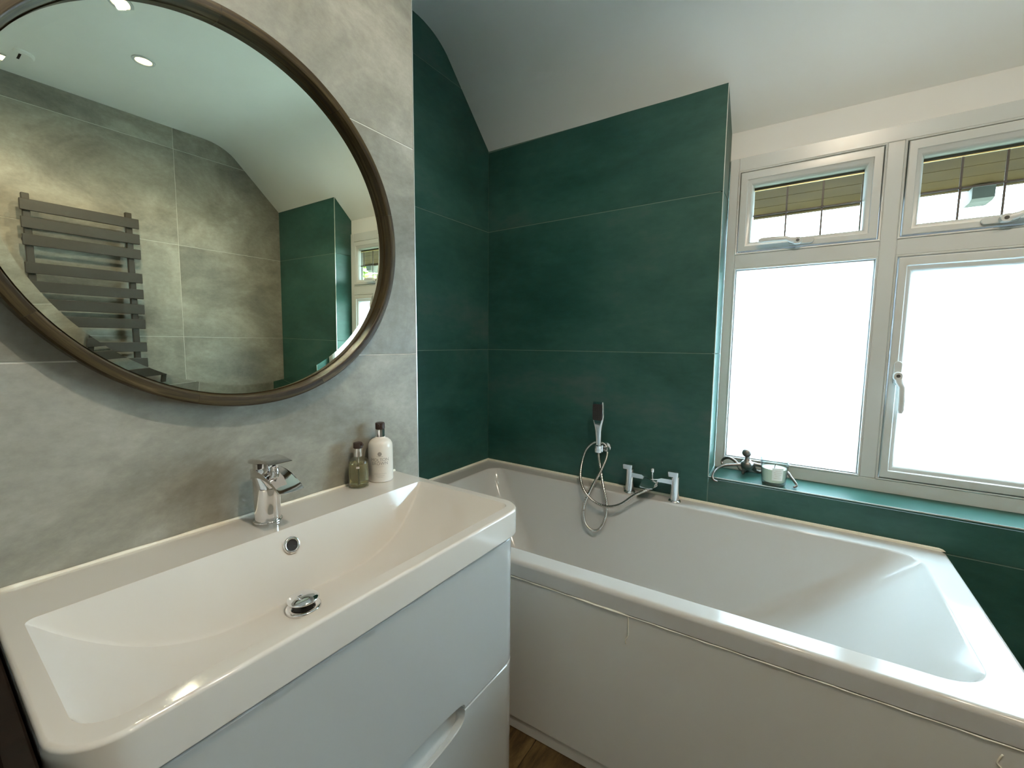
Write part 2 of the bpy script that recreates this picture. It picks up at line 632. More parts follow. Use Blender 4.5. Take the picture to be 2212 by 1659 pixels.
# mirror wall (boxed-out partition)
bm = bmesh.new()
add_box(bm, (-0.20, BACK - 0.1, 0), (AX - 0.0012, AE - 0.0012, 2.40))
wall_left = tag(mesh_obj('wall_left', bm, 'grout'), kind='structure')
tiles(wall_left, ((AX, 0, 0), (0, 1, 0), (0, 0, 1), (1, 0, 0)), [(BACK, 0), (AE, 0), (AE, 2.37), (BACK, 2.37)],
      [AE - 2.4, AE - 1.2, AE + GAP / 2 - 0.001], JV, 'grey_tile')
tiles(wall_left, ((0, AE, 0), (-1, 0, 0), (0, 0, 1), (0, 1, 0)), [(-AX + 0.008, 0), (0, 0), (0, 2.38), (-AX + 0.008, 2.38)],
      [-AX, 0.0], JV, 'green_tile')
box('edge_strip', (AX - 0.0072, AE - 0.001, 0.0), (AX + 0.0008, AE + 0.0015, 2.36), 'edge_strip', wall_left)

# end wall of the bath alcove
prof_c = [(y, z + dz(0) + 0.004) for y, z in PROF if -0.47 <= y <= 0.0]
bm = bmesh.new()
add_box(bm, (-0.20, AE, 0), (-0.0012, 0.19, 2.42))
wall_end = tag(mesh_obj('wall_end', bm, 'green_grout'), kind='structure')
out_c = [(AE, 0), (0.0, 0)] + prof_c[::-1] + [(AE, 2.394)]
tiles(wall_end, ((0, 0, 0), (0, 1, 0), (0, 0, 1), (1, 0, 0)), out_c, [AE, AE + 1.2], JV, 'green_tile')

# window wall: two piers and the apron under the sill (grout bed), tiled
bm = bmesh.new()
for x0, x1, z1 in ((-0.2, W1 - 0.008, 2.2), (W2 + 0.008, DX + 0.2, 2.2), (W1 - 0.02, W2 + 0.02, 0.60)):
    add_box(bm, (x0, 0.0012, 0), (x1, 0.19, z1))
wall_front = tag(mesh_obj('wall_front', bm, 'green_grout'), kind='structure')


def zc(x): return ceil_z(x, 0.0) + 0.003


fr_b = ((0, 0, 0), (1, 0, 0), (0, 0, 1), (0, -1, 0))
tiles(wall_front, fr_b, [(0.0, 0), (W1, 0), (W1, zc(W1)), (0.9, zc(0.9)), (0.0, zc(0))], [W1 - 1.2, W1], JV, 'green_tile')
tiles(wall_front, fr_b, [(W2, 0), (DX, 0), (DX, zc(DX)), (W2, zc(W2))], [W2, W2 + 1.2], JV, 'green_tile')
tiles(wall_front, fr_b, [(W1, 0), (W2, 0), (W2, ZS - 0.009), (W1, ZS - 0.009)], [W1, W2 + GAP], [J2 - 2 * PITCH, J2 - PITCH, ZS - 0.008], 'green_tile')
zr0, zr1 = ceil_z(W1, 0), ceil_z(W1, YW)
tiles(wall_front, ((W1, 0, 0), (0, 1, 0), (0, 0, 1), (1, 0, 0)), [(0.001, ZS + 0.002), (YW + 0.005, ZSB), (YW + 0.005, zr1), (0.001, zr0)], [0, 0.5], JV, 'green_tile')
zr0, zr1 = ceil_z(W2, 0), ceil_z(W2, YW)
tiles(wall_front, ((W2, 0, 0), (0, -1, 0), (0, 0, 1), (-1, 0, 0)), [(-YW - 0.005, ZSB), (-0.001, ZS + 0.002), (-0.001, zr0), (-YW - 0.005, zr1)], [-0.5, 0], JV, 'green_tile')
# sill tile, falling slightly to the front
bm = bmesh.new()
prism(bm, [(0.0, ZS), (0.0, ZS - 0.008), (YW + 0.02, ZSB - 0.008), (YW + 0.02, ZSB + 0.0015)], (W1 + 0.0005, 0, 0), (0, 1, 0), (0, 0, 1), (1, 0, 0), 0, W2 - W1 - 0.001)
mesh_obj('sill_tile', bm, 'green_tile', wall_front)
box('edge_strip', (W1, -0.0012, ZS - 0.0025), (W2, 0.0004, ZS + 0.0006), 'edge_strip', wall_front)
box('edge_strip', (W1 - 0.0015, -0.0014, ZS), (W1 + 0.0006, 0.0006, ceil_z(W1, 0)), 'edge_strip', wall_front)
box('edge_strip', (W2 - 0.0006, -0.0014, ZS), (W2 + 0.004, 0.0006, ceil_z(W2, 0)), 'edge_strip', wall_front)
box('lintel', (W1 - 0.006, YW + 0.004, 1.79), (W2 + 0.006, 0.19, 2.15), 'dimmed_plaster', wall_front)

# opposite wall
prof_d = [(-y, z + dz(DX) + 0.004) for y, z in PROF if -0.47 <= y <= 0.0]
bm = bmesh.new()
add_box(bm, (DX + 0.0012, BACK - 0.1, 0), (DX + 0.2, 0.19, 2.42))
wall_right = tag(mesh_obj('wall_right', bm, 'grout'), kind='structure')
out_d = [(0.0, 0), (-BACK, 0), (-BACK, 2.365)] + prof_d
tiles(wall_right, ((DX, 0, 0), (0, -1, 0), (0, 0, 1), (-1, 0, 0)), out_d, [0.632 - 1.2, 0.632, 1.832, 3.032], JV, 'grey_tile')

# wall behind the camera with a plain white door
bm = bmesh.new()
add_box(bm, (-0.2, BACK - 0.1, 0), (DX + 0.2, BACK - 0.003, 2.42))
wall_back = tag(mesh_obj('wall_back', bm, 'plaster'), kind='structure')
door = tag(empty('door_1', (1.75, BACK, 0)), kind='structure')
box('door_leaf', (-0.38, 0.0, 0.004), (0.38, 0.03, 1.98), 'door_white', door, 0.003)
bm = bmesh.new()
add_box(bm, (-0.46, 0.0, 0), (-0.385, 0.018, 2.06), 0.004)
add_box(bm, (0.385, 0.0, 0), (0.46, 0.018, 2.06), 0.004)
add_box(bm, (-0.385, 0.0, 1.985), (0.385, 0.018, 2.06), 0.004)
mesh_obj('architrave', bm, 'door_white', door, auto=35)

# ------------------------------------------------------------------ window
window = tag(empty('window_1', (0, YW, 0)), kind='structure')
WF = ((0, 0, 0), (1, 0, 0), (0, 0, 1), (0, -1, 0))
X0, X1, Z0, Z1 = W1 + 0.002, W2 - 0.002, 0.634, 1.806
MX0, MX1 = 1.4925, 1.550      # mullion, between sash edges
TZ0, TZ1 = 1.399, 1.465       # transom
OUT = dict(ul=(1.090, MX0, TZ1, 1.750), ur=(MX1, 2.000 + 0.03, TZ1, 1.750), ll=(1.090, MX0, 0.686, TZ0), lr=(MX1, 2.030, 0.686, TZ0))
# outer frame: flat members plus a stepped lip round each opening
bm = bmesh.new()
fy0, fy1 = -0.004, 0.060
add_box(bm, (X0, fy0, Z0), (OUT['ul'][0] - 0.008, fy1, Z1), 0.002)
add_box(bm, (OUT['ur'][1] + 0.008, fy0, Z0), (X1, fy1, Z1), 0.002)
add_box(bm, (OUT['ul'][0] - 0.008, fy0, OUT['ul'][3] + 0.008), (OUT['ur'][1] + 0.008, fy1, Z1), 0.002)
add_box(bm, (OUT['ul'][0] - 0.008, fy0, Z0), (OUT['ur'][1] + 0.008, fy1, OUT['ll'][2] - 0.008), 0.002)
mesh_obj('outer_frame', bm, 'upvc', window, auto=35)
bm = bmesh.new()
add_box(bm, (MX0 + 0.008, fy0, OUT['ll'][2] - 0.008), (MX1 - 0.008, fy1, OUT['ul'][3] + 0.008), 0.002)
mesh_obj('mullion', bm, 'upvc', window, auto=35)
for key in ('ul', 'ur'):
    r = OUT[key]
    box('transom', (r[0] - 0.008, fy0 + 0.0003, TZ0 + 0.008), (r[1] + 0.008, fy1, TZ1 - 0.008), 'upvc', window, 0.002)
for key in ('ul', 'ur', 'll', 'lr'):
    r = OUT[key]
    bm = bmesh.new()
    rr = (r[0] - 0.0085, r[1] + 0.0085, r[2] - 0.0085, r[3] + 0.0085)
    rect_ring(bm, WF, rr, [(0.0, -0.05), (0.0, 0.0042), (0.002, 0.0062), (0.0055, 0.0052), (0.0075, 0.0005), (0.0078, -0.05)])
    mesh_obj('frame_lip', bm, 'upvc', window, auto=40)


def sash(rect, wx, wt, wb, frosted, fixed=False):
    """moulded sash (or bead) ring with its pane"""
    a0, a1, b0, b1 = rect
    o = empty('fixed_light' if fixed else 'sash')
    o.parent = window
    bm = bmesh.new()
    d = 0.0 if fixed else 0.010
    # ring built as four mitred members of unequal width
    g0, g1, h0, h1 = a0 + wx, a1 - wx, b0 + wb, b1 - wt
    outer = [(a0 + 0.001, b0 + 0.001), (a1 - 0.001, b0 + 0.001), (a1 - 0.001, b1 - 0.001), (a0 + 0.001, b1 - 0.001)]
    inner = [(g0, h0), (g1, h0), (g1, h1), (g0, h1)]
    stops = [(0.0, -0.045), (0.0, d - 0.002), (0.06, d), (0.50, d), (0.56, d - 0.004), (0.74, d - 0.006), (0.86, d - 0.010), (0.97, d - 0.018), (1.0, d - 0.045)]
    rings = []
    for t, h in stops:
        rings.append([(p[0] + (q[0] - p[0]) * t, -h, p[1] + (q[1] - p[1]) * t) for p, q in zip(outer, inner)])
    loft(bm, rings)
    mesh_obj('sash_member' if not fixed else 'glazing_bead', bm, 'upvc', o, auto=40)
    box('glass_pane', (g0 - 0.004, 0.018, h0 - 0.004), (g1 + 0.004, 0.022, h1 + 0.004), 'frosted_glass' if frosted else 'window_glass', o)
    if frosted: return o
    # edge spacer of the glazing unit
    bm = bmesh.new()
    add_box(bm, (g0 - 0.003, 0.0225, h1 - 0.008), (g1 + 0.003, 0.034, h1 + 0.003))
    add_box(bm, (g1 - 0.003, 0.0225, h0), (g1 + 0.003, 0.034, h1 - 0.008))
    mesh_obj('spacer_bar', bm, 'spacer', o)
    box('bright_line', (g0, 0.0160, h1 - 0.0125), (g1, 0.0178, h1 - 0.0098), 'gold_line', o)
    return o


def leads(o, g0, g1, h0, h1, xs_, zl):
    for x_ in xs_:
        box('lead_strip', (x_ - 0.0028, 0.0155, h0), (x_ + 0.0028, 0.0179, h1 - 0.013), 'lead', o, 0.0006)
        bm = bmesh.new()
        axis_lathe(bm, [(0.005, 0.0), (0.005, 0.0012), (0.003, 0.0022)], (x_, 0.0158, zl), (0, -1, 0), 10)
        mesh_obj('lead_joint', bm, 'lead', o)
    box('lead_strip', (g0, 0.0158, zl - 0.0028), (g1, 0.0180, zl + 0.0028), 'lead', o, 0.0006)


def window_handle(parent, base, direction, upright=False):
    """espag handle: oblong base, boss with keyhole, cranked lever"""
    bm = bmesh.new()
    bx, bz = base
    y0 = -0.010

    def P(a, b, h):      # a along the lever, b across, h out of the sash
        if upright: return (bx + b, y0 - h, bz - a * direction)
        return (bx + a * direction, y0 - h, bz + b)
    for poly, h0, h1 in ((rrect(-0.047, 0.030, -0.010, 0.010, 0.0099, 5), 0.0, 0.007),):
        rings = [[P(a, b, h) for a, b in poly] for h in (h0, h1 - 0.0015)]
        rings.append([P(a * 0.97 + -0.0085 * 0.03, b * 0.86, h1) for a, b in poly])
        loft(bm, rings, True, True)
    poly = rrect(-0.013, 0.016, -0.012, 0.012, 0.0115, 6)
    loft(bm, [[P(a, b, h) for a, b in poly] for h in (0.006, 0.020)] + [[P(a * 0.85, b * 0.85, 0.023) for a, b in poly]], True, True)
    # lever as a flattened bar, first stepping out then running level
    rings = []
    for a, wid, th, h, off in ((0.004, 0.011, 0.006, 0.017, 0.0), (0.022, 0.0095, 0.0055, 0.022, 0.004), (0.035, 0.008, 0.005, 0.026, 0.010), (0.075, 0.0085, 0.005, 0.027, 0.012), (0.108, 0.0085, 0.0045, 0.026, 0.012), (0.118, 0.005, 0.003, 0.026, 0.012)):
        rings.append([P(a, off + wid * math.cos(t), h + th * math.sin(t)) for t in [2 * PI * k / 12 for k in range(12)]])
    loft(bm, rings, True, True)
    o = mesh_obj('handle', bm, 'upvc', parent, auto=40)
    bm = bmesh.new()
    axis_lathe(bm, [(0.0052, 0.0), (0.0052, 0.0008)], P(0, 0, 0.0228), (0, -1, 0), 14)
    mesh_obj('keyhole', bm, 'keyhole', parent)
    return o


ul = sash(OUT['ul'], 0.0440, 0.054, 0.036, False)
GU = (OUT['ul'][0] + 0.044, OUT['ul'][1] - 0.044, TZ1 + 0.036, 1.750 - 0.054)
ZL = 1.5955
leads(ul, *GU, (GU[0] + 0.1035, GU[0] + 0.2075), ZL)
window_handle(ul, (1.279, TZ1 + 0.017), -1)
ur = sash(OUT['ur'], 0.0400, 0.054, 0.036, False)
GR = (OUT['ur'][0] + 0.040, OUT['ur'][1] - 0.040, TZ1 + 0.036, 1.750 - 0.054)
leads(ur, *GR, (1.677, 1.769, 1.861, 1.952), ZL - 0.003)
window_handle(ur, (1.768, TZ1 + 0.017), 1)
ll = sash(OUT['ll'], 0.0035, 0.0035, 0.0035, True, fixed=True)
lr = sash(OUT['lr'], 0.0395, 0.051, 0.048, True)
window_handle(lr, (MX1 + 0.022, 1.025), 1, upright=True)

# ------------------------------------------------------------------ outside
box_ = box('ground', (-30, 0.6, -2.9), (30, 40, -2.8), 'grass')
tag(box_, kind='structure')
eave = tag(empty('eaves', (1.5, 0.3, 1.72)), 'brown boarded eaves overhanging outside the window top', 'eaves')
for i in range(3):
    y0 = 0.25 + i * 0.125
    box('soffit_board', (-2.5, y0 - 0.3, 0.0), (2.5, y0 + 0.122 - 0.3, 0.015), 'soffit_board', eave, 0.002)
box('fascia', (-2.5, 0.325, -0.012), (2.5, 0.35, 0.16), 'soffit_board', eave, 0.003)
box('rafter_block', (-2.5, -0.05, 0.016), (2.5, 0.325, 0.16), 'eave_timber', eave)
for xb in (0.33, 1.02, 1.71):
    bm = bmesh.new()
    prism(bm, [(0.30, -0.012), (0.30, -0.055), (0.325, -0.062), (0.40, -0.062), (0.43, -0.05), (0.445, -0.02), (0.47, 0.0), (0.47, 0.10), (0.36, 0.10), (0.36, -0.012)], (xb, 0, 0), (0, 1, 0), (0, 0, 1), (1, 0, 0), -0.03, 0.03)
    mesh_obj('rafter_foot', bm, 'eave_timber', eave)

# a sunlit tree to the right of the house, seen in the mirror through the window
tree = tag(empty('tree', (9.6, 5.6, -2.8)), 'yellow-green leafy tree outside, glimpsed in the mirror', 'tree')
bm = bmesh.new()
tube(bm, smooth_path([(0, 0, 0), (0.1, 0.05, 1.4), (0.0, 0.1, 2.6), (0.15, 0.0, 4.2)], 5), lambda i, n: 0.16 - 0.11 * i / n, 10)
mesh_obj('trunk', bm, 'bark', tree, smooth=True)
bm = bmesh.new()
for k in range(2600):
    d = Vector((random.gauss(0, 1), random.gauss(0, 1), random.gauss(0, 1))).normalized() * (random.random() ** 0.4)
    c = Vector((d.x * 2.0, d.y * 2.0, 4.4 + d.z * 1.9))
    q = Matrix.Rotation(random.random() * 6.28, 3, 'Z') @ Matrix.Rotation(random.gauss(0, 0.7), 3, 'X')
    s = 0.10 + 0.07 * random.random()
    vs = [bm.verts.new(c + q @ Vector(p) * s) for p in ((-1, 0, 0), (0, -0.45, 0.08), (1, 0, 0), (0, 0.45, 0.08))]
    bm.faces.new(vs)
crown = mesh_obj('foliage', bm, 'leaf', tree)
crown['kind'] = 'stuff'

# ------------------------------------------------------------------ bathtub
bath = tag(empty('bathtub', (0.0, 0.0, 0.0)), 'white acrylic bathtub along the green tiled window wall', 'bathtub')
ZR = 0.517


def tap_(p):  # the front edge runs in slightly towards the right
    return (p[0], p[1] * (1 - 0.0595 * p[0]))


def bring(x0, x1, y0, y1, r, z, n=8):
    return [(*tap_(p), z) for p in rrect(x0, x1, y0, y1, r, n)]


G = 0.004
bm = bmesh.new()
R_in = (0.075, 0.075, 0.06, 0.06)
rings = [
    bring(G + 0.004, 1.697, -0.797, -G - 0.003, (0.03, 0.01, 0.004, 0.01), ZR - 0.050),
    bring(G, 1.702, -0.803, -G, (0.032, 0.01, 0.004, 0.01), ZR - 0.047),
    bring(G, 1.702, -0.803, -G, (0.032, 0.01, 0.004, 0.01), ZR - 0.013),
    bring(G, 1.7005, -0.8005, -G, (0.031, 0.01, 0.004, 0.01), ZR - 0.006),
    bring(G, 1.697, -0.7965, -G, (0.030, 0.01, 0.004, 0.01), ZR - 0.0018),
    bring(G, 1.691, -0.790, -G, (0.028, 0.01, 0.004, 0.01), ZR),
    bring(0.094, 1.640, -0.741, -0.078, (0.08, 0.085, 0.065, 0.06), ZR),
    bring(0.098, 1.634, -0.7375, -0.083, R_in, ZR - 0.0015),
    bring(0.101, 1.631, -0.735, -0.086, R_in, ZR - 0.006),
]
# reclining inner walls, easing into a rounded bottom
top_r = (0.103, 1.627, -0.733, -0.088)
bot_r = (0.36, 1.09, -0.60, -0.20)
for t in (0.06, 0.2, 0.4, 0.6, 0.78, 0.9, 0.97, 1.0):
    z = ZR - 0.012 - 0.385 * (1 - (1 - t) ** 1.0)
    e = t if t < 0.78 else 0.78 + (t - 0.78) * 1.0
    k = 0.80 * t + 0.20 * t ** 5
    a = [top_r[i] + (bot_r[i] - top_r[i]) * k for i in range(4)]
    rr = 0.07 + 0.05 * t
    rings.append(bring(a[0], a[1], a[2], a[3], rr, z))
rings.append(bring(0.44, 1.0, -0.54, -0.26, 0.10, ZR - 0.412))
loft(bm, rings, False, True)
mesh_obj('tub', bm, 'acrylic', bath, auto=50)
# upstand and sealant along the tiled walls
bm = bmesh.new()
prism(bm, [(0.001, ZR - 0.002), (1.690, ZR - 0.002), (1.700, ZR + 0.001), (1.694, ZR + 0.006), (1.685, ZR + 0.0085), (0.001, ZR + 0.0085)], (0, 0, 0), (1, 0, 0), (0, 0, 1), (0, -1, 0), 0.0012, 0.0065, 0.002)
prism(bm, [(-0.795, ZR - 0.002), (-0.0085, ZR - 0.002), (-0.0085, ZR + 0.0085), (-0.795, ZR + 0.0085)], (0, 0, 0), (0, 1, 0), (0, 0, 1), (1, 0, 0), 0.0012, 0.0065, 0.002)
mesh_obj('sealant_bead', bm, 'sealant', bath, auto=40)
# front and end panel
bm = bmesh.new()


def front_y(x): return -0.803 * (1 - 0.0595 * x)


def panel(x0, x1, z0, z1, off, th):
    vs = []
    for z in (z0, z1):
        for x_, d in ((x0, 0), (x1, 0), (x1, 1), (x0, 1)):
            vs.append(bm.verts.new((x_, front_y(x_) + off + d * th, z)))
    for f in ((0, 3, 2, 1), (4, 5, 6, 7), (0, 1, 5, 4), (1, 2, 6, 5), (2, 3, 7, 6), (3, 0, 4, 7)): bm.faces.new([vs[i] for i in f])


panel(0.006, 1.692, 0.040, ZR - 0.0525, 0.002, 0.018)
mesh_obj('front_panel', bm, 'panel_white', bath)
bm = bmesh.new()
panel(0.006, 1.690, 0.002, 0.0395, 0.0050, 0.016)
mesh_obj('plinth', bm, 'panel_white', bath)
box('end_panel', (1.672, front_y(1.69) + 0.03, 0.002), (1.692, -0.006, ZR - 0.052), 'panel_white', bath)
bm = bmesh.new()
pts = []
for k in range(60):
    x_ = 0.02 + 1.668 * k / 59
    pts.append(Vector((x_, front_y(x_) + 0.0016, ZR - 0.0510 + 0.0006 * math.sin(k * 2.1))))
tube(bm, pts, lambda i, n: 0.0017 + (0.0016 if 30 < i < 35 else 0) + 0.0003 * math.sin(i * 1.7), 8)
tube(bm, smooth_path([(1.008, front_y(1.008) + 0.0015, ZR - 0.053), (1.009, front_y(1.0) + 0.0012, 0.435), (1.009, front_y(1.0) + 0.0012, 0.415), (1.003, front_y(1.0) + 0.0012, 0.403), (1.004, front_y(1.0) + 0.0012, 0.393)], 5), 0.0011, 6)
tube(bm, smooth_path([(1.632, front_y(1.632) + 0.0017, 0.448), (1.629, front_y(1.632) + 0.0017, 0.44), (1.627, front_y(1.632) + 0.0017, 0.43), (1.632, front_y(1.632) + 0.0017, 0.424)], 5), 0.0014, 6)
mesh_obj('panel_sealant', bm, 'sealant', bath, smooth=True)

# ------------------------------------------------------------------ vanity unit
VX1 = 0.8173
VY0, VY1 = -1.6647, -0.9216
VZ = 0.756
VC = (VY0 + VY1) / 2
van = tag(empty('vanity_unit', (0.60, VC, 0.0)), 'glossy white two-drawer vanity unit under the long basin', 'vanity unit')


def vloc(x, y, z): return (x - 0.60, y - VC, z)


def vbox(name, lo, hi, mat, bevel=0.0, seg=2):
    return box(name, vloc(*lo), vloc(*hi), mat, van, bevel, seg)


bm = bmesh.new()        # open-topped carcass
for lo_c, hi_c in (((AX + 0.002, VY0 + 0.014, 0.0), (0.735, VY0 + 0.032, 0.695)), ((AX + 0.002, VY1 - 0.032, 0.0), (0.735, VY1 - 0.014, 0.695)),
                   ((AX + 0.002, VY0 + 0.032, 0.0), (AX + 0.012, VY1 - 0.032, 0.695)), ((AX + 0.012, VY0 + 0.032, 0.07), (0.760, VY1 - 0.032, 0.085)),
                   ((0.752, VY0 + 0.08, 0.30), (0.768, VY1 - 0.08, 0.46))):
    add_box(bm, vloc(*lo_c), vloc(*hi_c))
mesh_obj('carcass', bm, 'gloss_white', van)
# recessed finger channel between the two drawers
bm = bmesh.new()
poly = [(0.770, 0.352), (0.770, 0.440), (0.776, 0.440), (0.779, 0.42), (0.781, 0.40), (0.786, 0.385), (0.795, 0.372), (0.800, 0.364), (0.800, 0.352)]
prism(bm, [(a - 0.60, b) for a, b in poly], (0, VY0 + 0.08 - VC, 0), (1, 0, 0), (0, 0, 1), (0, 1, 0), 0.0, VY1 - VY0 - 0.16)
mesh_obj('finger_channel', bm, 'gloss_white', van, auto=40)
DY0, DY1 = VY0 + 0.009, VY1 - 0.009
DF = 0.810
SC0, SC1 = VC - 0.165, VC + 0.168       # scoop ends


def scoop(y, depth, power=3.6):
    m, h = (SC0 + SC1) / 2, (SC1 - SC0) / 2
    t = min(abs((y - m) / h), 1.0)
    return depth * (1 - t ** power) ** (1 / power)


grid = [SC0 + (SC1 - SC0) * k / 60 for k in range(61)] + [SC1 - 0.0005 * k * k for k in range(1, 8)] + [SC0 + 0.0005 * k * k for k in range(1, 8)]


def drawer_front(name, up, lo):
    bm = bmesh.new()
    r = 0.055
    ends = [DY0 + r * (1 - math.cos(PI / 2 * k / 8)) for k in range(9)] + [DY1 - r * (1 - math.cos(PI / 2 * k / 8)) for k in range(9)]
    ys = sorted({round(y, 5) for y in ends + grid})
    rings = []
    B = 0.0018
    for y in ys:
        d = max(min(y - DY0, DY1 - y), 0.0)
        xf = DF if d >= r else DF - r + math.sqrt(max(r * r - (r - d) ** 2, 0.0))
        z0, z1 = lo(y), up(y)
        xb = min(0.772, xf - 0.018)
        rings.append([vloc(*p) for p in ((xb, y, z0), (xf - B, y, z0), (xf, y, z0 + B), (xf, y, z1 - B), (xf - B, y, z1), (xb, y, z1))])
    loft(bm, rings, True, True)
    return mesh_obj(name, bm, 'gloss_white', van, auto=28)


drawer_front('drawer_front', lambda y: 0.6915, lambda y: 0.4015 + scoop(y, 0.018))
drawer_front('drawer_front', lambda y: 0.3985 - scoop(y, 0.036), lambda y: 0.075)
vbox('toe_plinth', (AX + 0.03, VY0 + 0.03, 0.0), (0.755, VY1 - 0.03, 0.072), 'gloss_white')

# long ceramic basin on top
basin = tag(empty('washbasin', (0.60, VC, 0.697)), 'long rectangular white ceramic basin set on the vanity unit', 'washbasin')
BZ = 0.697
BI = (0.503, 0.791, -1.643, -0.946)   # bowl opening
BD = 0.118


def smin(a, b, k):
    h = max(min(0.5 + 0.5 * (b - a) / k, 1.0), 0.0)
    return b + (a - b) * h - k * h * (1 - h)


def bowl(x, y):
    """curved scoop floor along y, cut by a straight sloping back and a steep front"""
    ey = min(y - BI[2], BI[3] - y)
    t = min(max(ey / 0.27, 0.0), 1.0)
    floor_ = BD * (1 - (1 - t) ** 2.5)
    back = max((x - BI[0]) * 2.4, 0.0)
    front = max((BI[1] - x) * 3.2, 0.0)
    return max(smin(smin(floor_, back, 0.009), front, 0.03), 0.0)


def rrect_m(x0, x1, y0, y1, r, n, m):
    p = rrect(x0, x1, y0, y1, r, n)
    out = []
    for c in range(4):
        out += p[c * (n + 1):(c + 1) * (n + 1)]
        a, b = p[(c + 1) * (n + 1) - 1], p[((c + 1) * (n + 1)) % len(p)]
        k_ = m if c in (1, 3) else m * 2     # long sides run along y
        k_ = m * 3 if abs(b[1] - a[1]) > abs(b[0] - a[0]) else m
        for k in range(1, k_): out.append((a[0] + (b[0] - a[0]) * k / k_, a[1] + (b[1] - a[1]) * k / k_))
    return out


bm = bmesh.new()
n8 = 8
RC = (0.055, 0.055, 0.003, 0.003)
oc = lambda z, i=0.0: [(p[0] - 0.60, p[1] - VC, z - BZ) for p in rrect_m(AX + 0.0015 + 0.0, VX1 - i, VY0 + i, VY1 - i, (0.055 - i * 0.8, 0.055 - i * 0.8, 0.003, 0.003), n8, 18)]
rings = [oc(0.700, 0.008), oc(0.6975, 0.004), oc(0.6985, 0.0012), oc(0.701, 0.0), oc(VZ - 0.0050, 0.0), oc(VZ - 0.0031, 0.0004), oc(VZ - 0.0015, 0.0015), oc(VZ - 0.0004, 0.0031), oc(VZ, 0.0050)]
vr = loft(bm, rings, False, False)
ir = rrect_m(BI[0], BI[1], BI[2], BI[3], (0.040, 0.022, 0.012, 0.012), n8, 18)
N = len(ir)
prev = vr[-1]
cx_, cy_ = 0.64, VC
lip = [(-0.0025, 0.0), (0.0, 0.0006), (0.0012, 0.0018)]
for k in range(-1, 46):
    if k < 0:
        loop = [bm.verts.new((p[0] - 0.60, p[1] - VC, VZ - BZ)) for p in ir]
    else:
        t = 0.985 * ((k + 1) / 46) ** 1.25
        loop = []
        for p in ir:
            x_, y_ = p[0] + (cx_ - p[0]) * t, p[1] + (cy_ - p[1]) * t
            loop.append(bm.verts.new((x_ - 0.60, y_ - VC, VZ - BZ - bowl(x_, y_))))
    for i in range(N):
        j = (i + 1) % N
        bm.faces.new((prev[i], prev[j], loop[j], loop[i]))
    prev = loop
bm.faces.new(prev)
mesh_obj('basin_body', bm, 'ceramic', basin, auto=32)
bm = bmesh.new()
tube(bm, [Vector((AX + 0.003 - 0.60, y - VC, VZ + 0.001 - BZ)) for y in [VY0 + 0.004 + (VY1 - VY0 - 0.008) * k / 30 for k in range(31)]], lambda i, n: 0.0036 + 0.0006 * math.sin(i * 1.3), 8)
mesh_obj('sealant_bead', bm, 'sealant', basin, smooth=True)
# overflow ring on the back slope of the bowl
ox, oy = 0.5160, VC - 0.006
oz = VZ - bowl(ox, oy)
nrm = Vector((bowl(ox + 0.006, oy) - bowl(ox - 0.006, oy), 0, 0.012)).normalized()
oo = Vector((ox - 0.60, oy - VC, oz - BZ))
bm = bmesh.new()
axis_lathe(bm, [(0.0105, -0.004), (0.0165, -0.002), (0.0165, 0.002), (0.0145, 0.0042), (0.0115, 0.0042), (0.0105, 0.002), (0.0105, -0.004)], oo, nrm, 28, False, False)
ring_o = tag(mesh_obj('overflow_ring', bm, 'chrome', basin, smooth=True), 'chrome overflow ring')
bm = bmesh.new()
axis_lathe(bm, [(0.0108, 0.0005), (0.0108, 0.001)], oo, nrm, 20)
mesh_obj('overflow_hole', bm, 'dark_hole', ring_o)
# pop-up waste: flange, brass stem, domed cap
wx_, wy_ = 0.597, VC - 0.031
wz_ = VZ - BD + 0.0035
wo = (wx_ - 0.60, wy_ - VC, wz_ - BZ)
bm = bmesh.new()
lathe(bm, [(0.0299, -0.0033), (0.0295, 0.0012), (0.0266, 0.0025), (0.0199, 0.0008), (0.0183, -0.0050)], 32, wo, True, False)
waste = tag(mesh_obj('waste_flange', bm, 'chrome', basin, smooth=True), 'chrome pop-up waste')
bm = bmesh.new()
lathe(bm, [(0.0181, -0.0008), (0.0181, 0.0004)], 24, wo)
mesh_obj('waste_hole', bm, 'dark_hole', waste)
bm = bmesh.new()
lathe(bm, [(0.0050, 0.0000), (0.0050, 0.0141)], 16, wo)
mesh_obj('waste_stem', bm, 'brass', waste, smooth=True)
bm = bmesh.new()
lathe(bm, [(0.0100, 0.0116), (0.0232, 0.0129), (0.0270, 0.0149), (0.0270, 0.0162), (0.0249, 0.0184), (0.0183, 0.0217), (0.0100, 0.0237), (0.0025, 0.0242)], 36, wo)
mesh_obj('waste_cap', bm, 'chrome', waste, smooth=True)

# ------------------------------------------------------------------ made-up unit filling the dark area left of the vanity
side = tag(empty('dark_filler', (0.60, -1.8425, 0)), 'made-up black-brown unit filling the dark area left of the vanity', 'dark filler')
box('filler_side', (-0.22, 0.155, 0.0), (0.22, 0.175, 0.745), 'black_filler', side, 0.002)
box('filler_side', (-0.22, -0.175, 0.0), (0.22, -0.155, 0.745), 'black_filler', side, 0.002)
box('filler_top', (-0.22, -0.155, 0.725), (0.22, 0.155, 0.745), 'black_filler', side, 0.001)
box('filler_door', (0.20, -0.153, 0.02), (0.219, 0.153, 0.723), 'black_filler', side, 0.002)
box('filler_base', (-0.22, -0.155, 0.0), (0.19, 0.155, 0.02), 'black_filler', side)

